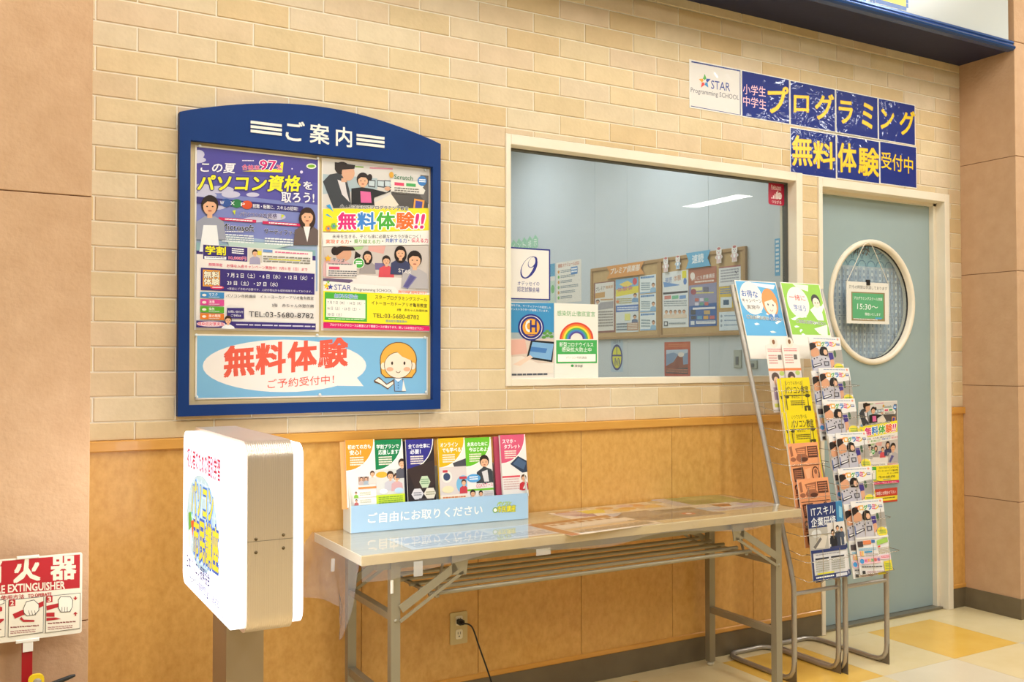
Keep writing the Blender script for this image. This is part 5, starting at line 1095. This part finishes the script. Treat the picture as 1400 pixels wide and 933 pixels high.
a.R(52, 40, 100, 90, '#e2dcd8'); a.P(66, 60, 5.5, '#2a2220', '#22242e'); a.PL([(58, 66), (76, 66), (76, 88), (58, 88)], '#22242e'); a.P(80, 52, 4.5, '#2a2220', '#3a4254'); a.R(76, 58, 86, 88, '#3a4254'); a.P(91, 55, 4, '#2a2220', '#4a5468'); a.R(88, 60, 96, 86, '#4a5468')
a.R(0, 90, 100, 96, '#2b3a72'); a.R(54, 87, 100, 92, '#39406c'); a.G(12, 99, 80, 102, 1, '#9a98a8'); a.R(10, 106, 48, 109, '#2a2c3c'); a.R(54, 106, 92, 109, '#2a2c3c')
for k in range(2): a.G(10+k*44, 113, 48+k*44, 134, 5, '#b4b4ac')
a.R(0, 96, 5, 140, '#39406c'); a.R(12, 135, 60, 138, '#e8e03c'); a.R(0, 139, 100, 150, '#2b3a72'); a.G(8, 142, 58, 147, 1, '#fff'); a.R(64, 141, 96, 147, '#dfe0ea')
f = flyer(a, 'navy and white flyer in the lowest pocket of the left rack', 2.990, .704, ya, RA, h=.300, thick=.002, til=.10)
c = put_copy(f, 'rear copy of the navy and white flyer, curling out at its lower right', .012, .006, -.002, 0); c.rotation_euler.y = -.05
# ---- right rack
def mag(h=.297):
    A_ = Art([(85, 95), (430, 75), (425, 775), (95, 815)], .194, h, inset=0)
    A_.R(70, 60, 450, 830, '#ece8e6'); A_.G(140, 105, 380, 118, 1, '#8a9ab8', -8); A_.E(402, 100, 12, 12, '#f0a48c', 10)
    A_.PL([(85, 140), (330, 190), (430, 220), (430, 360), (300, 410), (310, 455), (90, 458)], '#b9b2ac'); A_.PL([(90, 140), (430, 120), (430, 205), (300, 235), (90, 215)], '#e9e6e4')
    A_.PL([(330, 240), (430, 210), (430, 350), (340, 350)], '#a9a39c'); A_.E(350, 260, 14, 40, '#4c6a4c', 12); A_.PL([(95, 160), (150, 150), (160, 200), (100, 230)], '#3a3030')
    for s_, x_, cc in (('プ', 128, '#ec8a4c'), ('ロ', 170, '#f0b43c'), ('グ', 214, '#5cae5c'), ('ラ', 260, '#4a8ad0'), ('ミ', 302, '#dc5a8c'), ('ン', 338, '#f0c83c')): A_.T(s_, x_, 168-(x_-128)*.05, x_+40, 167-(x_-128)*.05, 48, cc, .075)
    A_.R(375, 142, 414, 166, '#6a70a4'); A_.G(380, 148, 410, 160, 1, '#fff')
    A_.E(108, 205, 34, 44, '#2c2220', 16); A_.PL([(105, 225), (140, 200), (172, 215), (185, 255), (178, 290), (130, 320), (92, 300), (95, 250)], '#dba07c'); A_.PL([(92, 180), (140, 168), (160, 195), (120, 225), (92, 240)], '#2c2220')
    A_.PL([(280, 255), (325, 250), (330, 300), (320, 400), (285, 410)], '#4a3c8c'); A_.PL([(290, 330), (325, 320), (330, 370), (300, 420), (284, 400)], '#e0a888')
    A_.PL([(190, 230), (205, 200), (235, 188), (270, 200), (278, 240), (270, 285), (240, 290), (200, 290), (186, 270)], '#241c1c'); A_.PL([(235, 222), (262, 225), (272, 250), (262, 276), (238, 280), (226, 255)], '#e8b898')
    A_.PL([(85, 330), (130, 308), (180, 292), (230, 290), (285, 310), (290, 400), (280, 458), (90, 458)], '#c6c2cc')
    for x_, y_ in ((120, 330), (150, 318), (200, 330), (240, 320), (180, 345)): A_.E(x_, y_, 7, 8, '#2c2c3c', 8)
    A_.PL([(86, 400), (190, 365), (196, 390), (100, 430)], '#3c3440'); A_.PL([(100, 404), (180, 376), (182, 386), (110, 414)], '#f0eeee'); A_.PL([(215, 350), (275, 345), (272, 392), (220, 400)], '#55505c'); A_.PL([(226, 360), (262, 356), (260, 384), (230, 388)], '#b4b4bc')
    A_.PL([(84, 340), (100, 350), (96, 450), (82, 440)], '#4a66a4'); A_.E(372, 408, 54, 48, '#f0dc4c', 20); A_.G(335, 390, 410, 430, 3, '#6aa44c')
    A_.R(85, 458, 430, 478, '#e9e6e4', -16); A_.R(100, 496, 155, 550, '#4c4448', -4); A_.R(158, 490, 240, 528, '#e88a5c', -4); A_.R(245, 484, 282, 512, '#4a78b4'); A_.PL([(300, 492), (415, 462), (415, 508), (300, 536)], '#a4cc5c')
    A_.G(105, 565, 285, 590, 2, '#7ab4d0', -8); A_.R(160, 592, 240, 606, '#4a9cc8', -4); A_.R(112, 590, 125, 640, '#f0a474'); A_.R(132, 588, 150, 640, '#f4c474'); A_.G(170, 612, 290, 640, 2, '#c4b4bc'); A_.PL([(305, 545), (330, 540), (328, 555), (306, 560)], '#dc4c3c'); A_.G(305, 565, 415, 620, 4, '#c4b8a0', -14)
    A_.PL([(98, 650), (310, 640), (310, 700), (98, 716)], '#f2c8d4'); A_.E(122, 684, 22, 24, '#4a9cdc', 14)
    for k, cc in enumerate(('#dc4c8c', '#f0a43c', '#5cae5c', '#dc5a4c', '#6a5cae')): A_.T('無料体験会'[k], 150+k*32, 682-k*3, 178+k*32, 680-k*3, 32, cc, .04)
    A_.R(312, 630, 418, 672, '#f8d4e0', -8); A_.G(320, 640, 410, 664, 2, '#dc4c6c', -6); A_.PL([(340, 690), (420, 676), (420, 778), (340, 790)], '#ecd83c'); A_.G(350, 705, 410, 770, 4, '#7aa84c'); A_.R(112, 772, 142, 802, '#3c3a3c'); A_.G(110, 730, 320, 750, 1, '#5a5458'); A_.G(160, 775, 325, 800, 2, '#c4a4a8')
    return A_
MX = [3.213, 3.230, 3.213, 3.243, 3.213, 3.238]
WHR = ['top', 'second', 'third', 'fourth', 'second-lowest', 'lowest']
m0 = flyer(mag(), 'two-children class flyer in the '+WHR[0]+' pocket of the right rack', MX[0], PZB[0], yb_, RB, group='children-cover class flyers', thick=.003)
for k in range(1, 6):
    zb, y = seat(PZB[k], yb_); zb0, y0_ = seat(PZB[0], yb_)
    c = put_copy(m0, 'two-children class flyer in the '+WHR[k]+' pocket of the right rack', MX[k]-MX[0], y-y0_, PZB[k]-PZB[0], (.0, .03, -.02, .03, -.02, .0)[k])
    if k in (1, 3, 5):
        b = put_copy(c, 'rear copy showing left of the '+WHR[k]+' pocket class flyer, right rack', (-.034 if k != 5 else -.03), .009, -.012, .0)

# ================================================================== FIRE EXTINGUISHER AND ITS SIGN
es = empty('fire_extinguisher_sign', (.135, -.36, 0), label='white and red fire extinguisher sign with instruction panels, on a red post at left', cat='sign')
a = Art([(-170, 165), (540, 83), (535, 615), (-170, 710)], .260, .214, inset=.0035)
RD = '#b4202c'
a.PL([(-200, 170), (524, 98), (522, 320), (-200, 392)], RD)
a.T('消', -112, 234, 24, 218, 150, '#ece0cc', .05); a.T('火', 103, 218, 265, 200, 145, '#ece0cc', .06); a.T('器', 338, 196, 496, 184, 150, '#ece0cc', .055)
a.T('FIRE', -46, 345, 46, 334, 50, '#ece0cc', .045); a.T('EXTINGUISHER', 66, 330, 426, 302, 50, '#ece0cc', .045)
a.T('使用方法', 22, 391, 168, 379, 28, RD, .025); a.T('TO OPERATE', 192, 377, 340, 363, 22, RD, .045)
for i, x0_ in enumerate((-165, 70, 305)):
    x1_ = x0_+(222 if i else 218); s0 = -(x0_)*.115
    pts = [(x0_, 412+s0), (x1_, 387+s0), (x1_-3, 622+s0), (x0_-3, 652+s0)]
    a.PL(pts, '#3a3634'); a.PL([(pts[0][0]+3, pts[0][1]+3), (pts[1][0]-3, pts[1][1]+3), (pts[2][0]-3, pts[2][1]-3), (pts[3][0]+3, pts[3][1]-3)], '#ece2ce')
    a.PL([(x0_+3, 411+s0), (x0_+42, 406+s0), (x0_+42, 450+s0), (x0_+3, 455+s0)], RD); a.T('123'[i], x0_+12, 432+s0, x0_+32, 430+s0, 30, '#ece0cc', .04)
    a.G(x0_+12, 585+s0, x0_+190, 600+s0, 1, '#8a4a44', -14); a.G(x0_+12, 612+s0, x0_+170, 636+s0, 2, '#b4847c', -14)
hand = lambda dx, dy: [(160+dx, 460+dy), (180+dx, 412+dy), (230+dx, 400+dy), (262+dx, 430+dy), (262+dx, 470+dy), (235+dx, 500+dy), (185+dx, 508+dy), (165+dx, 490+dy)]
a.PL([(95, 495), (290, 408), (292, 440), (110, 525)], RD); a.PL(hand(0, 0), '#3a3634'); a.PL([(164, 462), (182, 416), (229, 404), (258, 432), (258, 468), (233, 496), (187, 504), (169, 487)], '#f2e8d8')
for k in range(3): a.PL([(192+k*20, 470), (195+k*20, 470), (205+k*18, 500), (202+k*18, 502)], '#3a3634')
a.PL([(150, 512), (165, 530), (232, 532), (232, 544), (162, 545), (140, 525)], RD)
a.PL([(308, 440), (390, 420), (390, 445), (310, 470)], RD); a.PL([(308, 485), (360, 482), (360, 510), (308, 510)], RD); a.PL([(308, 518), (370, 515), (402, 525), (308, 538)], RD)
a.PL([(382, 400), (398, 376), (462, 376), (478, 400), (476, 445), (460, 478), (400, 482), (384, 455)], '#3a3634'); a.PL([(386, 402), (400, 380), (460, 380), (474, 400), (472, 445), (456, 474), (402, 478), (388, 453)], '#f2e8d8')
for k in range(3): a.R(406+k*17, 446, 409+k*17, 476, '#3a3634')
for y_, d in ((385, 1), (492, -1)): a.PL([(480, y_), (508, y_-2), (494, y_+d*16)], RD); a.R(490, y_-10 if d > 0 else y_, 498, y_ if d > 0 else y_+12, RD)
a.PL([(-140, 500), (-40, 470), (0, 440), (30, 450), (30, 475), (-60, 500), (-130, 530)], RD); a.PL([(0, 405), (40, 400), (44, 425), (10, 440)], '#3a3634'); a.PL([(3, 408), (37, 403), (41, 422), (11, 436)], '#f2e8d8'); a.PL([(-20, 530), (40, 524), (42, 532), (10, 560), (-20, 545)], RD)
pl_ = MB().prism(rrect(-.130, .130, .553, .767, .006), 0, .002, 'y').build('sign_plate', plain('sign_white', '#ece3d0', .35), es)
ob('picture', a.pic.mesh('picture'), pl_, (0, 0, .660)); ob('lettering', a.let.mesh('lettering'), pl_, (0, 0, .660))
cxp = .0
MB().box(-.012, .013, .003, .011, .02, .765).build('post', plain('red_post', '#a8141e', .4), es)
MB().chbox(-.026, .026, -.004, .004, .764, .771, .001).build('top_clip', WHITE, es)
MB().chbox(-.026, .028, -.004, .003, .547, .555, .001).chbox(-.010, .014, -.003, .0, .522, .548, .001).build('bottom_clip', WHITE, es)
MB().box(-.10, .10, -.03, .05, .0, .02).build('foot_plate', plain('red_post', '#a8141e', .4), es)
fe = empty('fire_extinguisher', (.150, -.455, 0), label='red fire extinguisher with black lever and yellow safety tab, below the extinguisher sign', cat='extinguisher')
RED = plain('extinguisher_red', '#b01822', .3, coat=.5)
MB().lathe([(0, 0), (.062, 0), (.065, .01), (.065, .34), (.058, .375), (.038, .400), (.02, .410), (.02, .425), (0, .425)], (0, 0, 0), 32, RED).build('cylinder', RED, fe)
MB().lathe([(0, .42), (.018, .42), (.018, .452), (.0, .455)], (0, 0, 0), 16).build('valve', plain('brass', '#b08a3c', .3, .8), fe)
# pull-ring tab faces the room
mb = MB().prism(rrect(-.018, .018, .455, .498, .014, 5), -.034, -.026, 'y'); mb.build('safety_tab', plain('tab_yellow', '#e8c41c', .4), fe)
MB().lathe([(0, -.0365), (.009, -.036), (.010, -.034)], (.002, 0, .478), 16, axis='y').build('tab_disc', plain('tab_grey', '#9a8c7c', .5), fe)
MB().tube([(-.01, -.025, .452), (.015, -.035, .462), (.045, -.04, .472), (.078, -.042, .482), (.088, -.042, .484)], [.006, .0065, .0065, .005, .003], None, 8).build('upper_lever', BLACK, fe)
MB().tube([(-.01, -.02, .438), (.02, -.034, .440), (.055, -.04, .448), (.075, -.04, .452)], .0055, None, 8).build('lower_lever', BLACK, fe)
MB().tube(smooth([(-.015, 0, .44), (-.05, -.01, .43), (-.08, -.02, .36), (-.078, -.02, .22), (-.07, -.01, .12)]), .009, None, 8).build('hose', BLACK, fe)
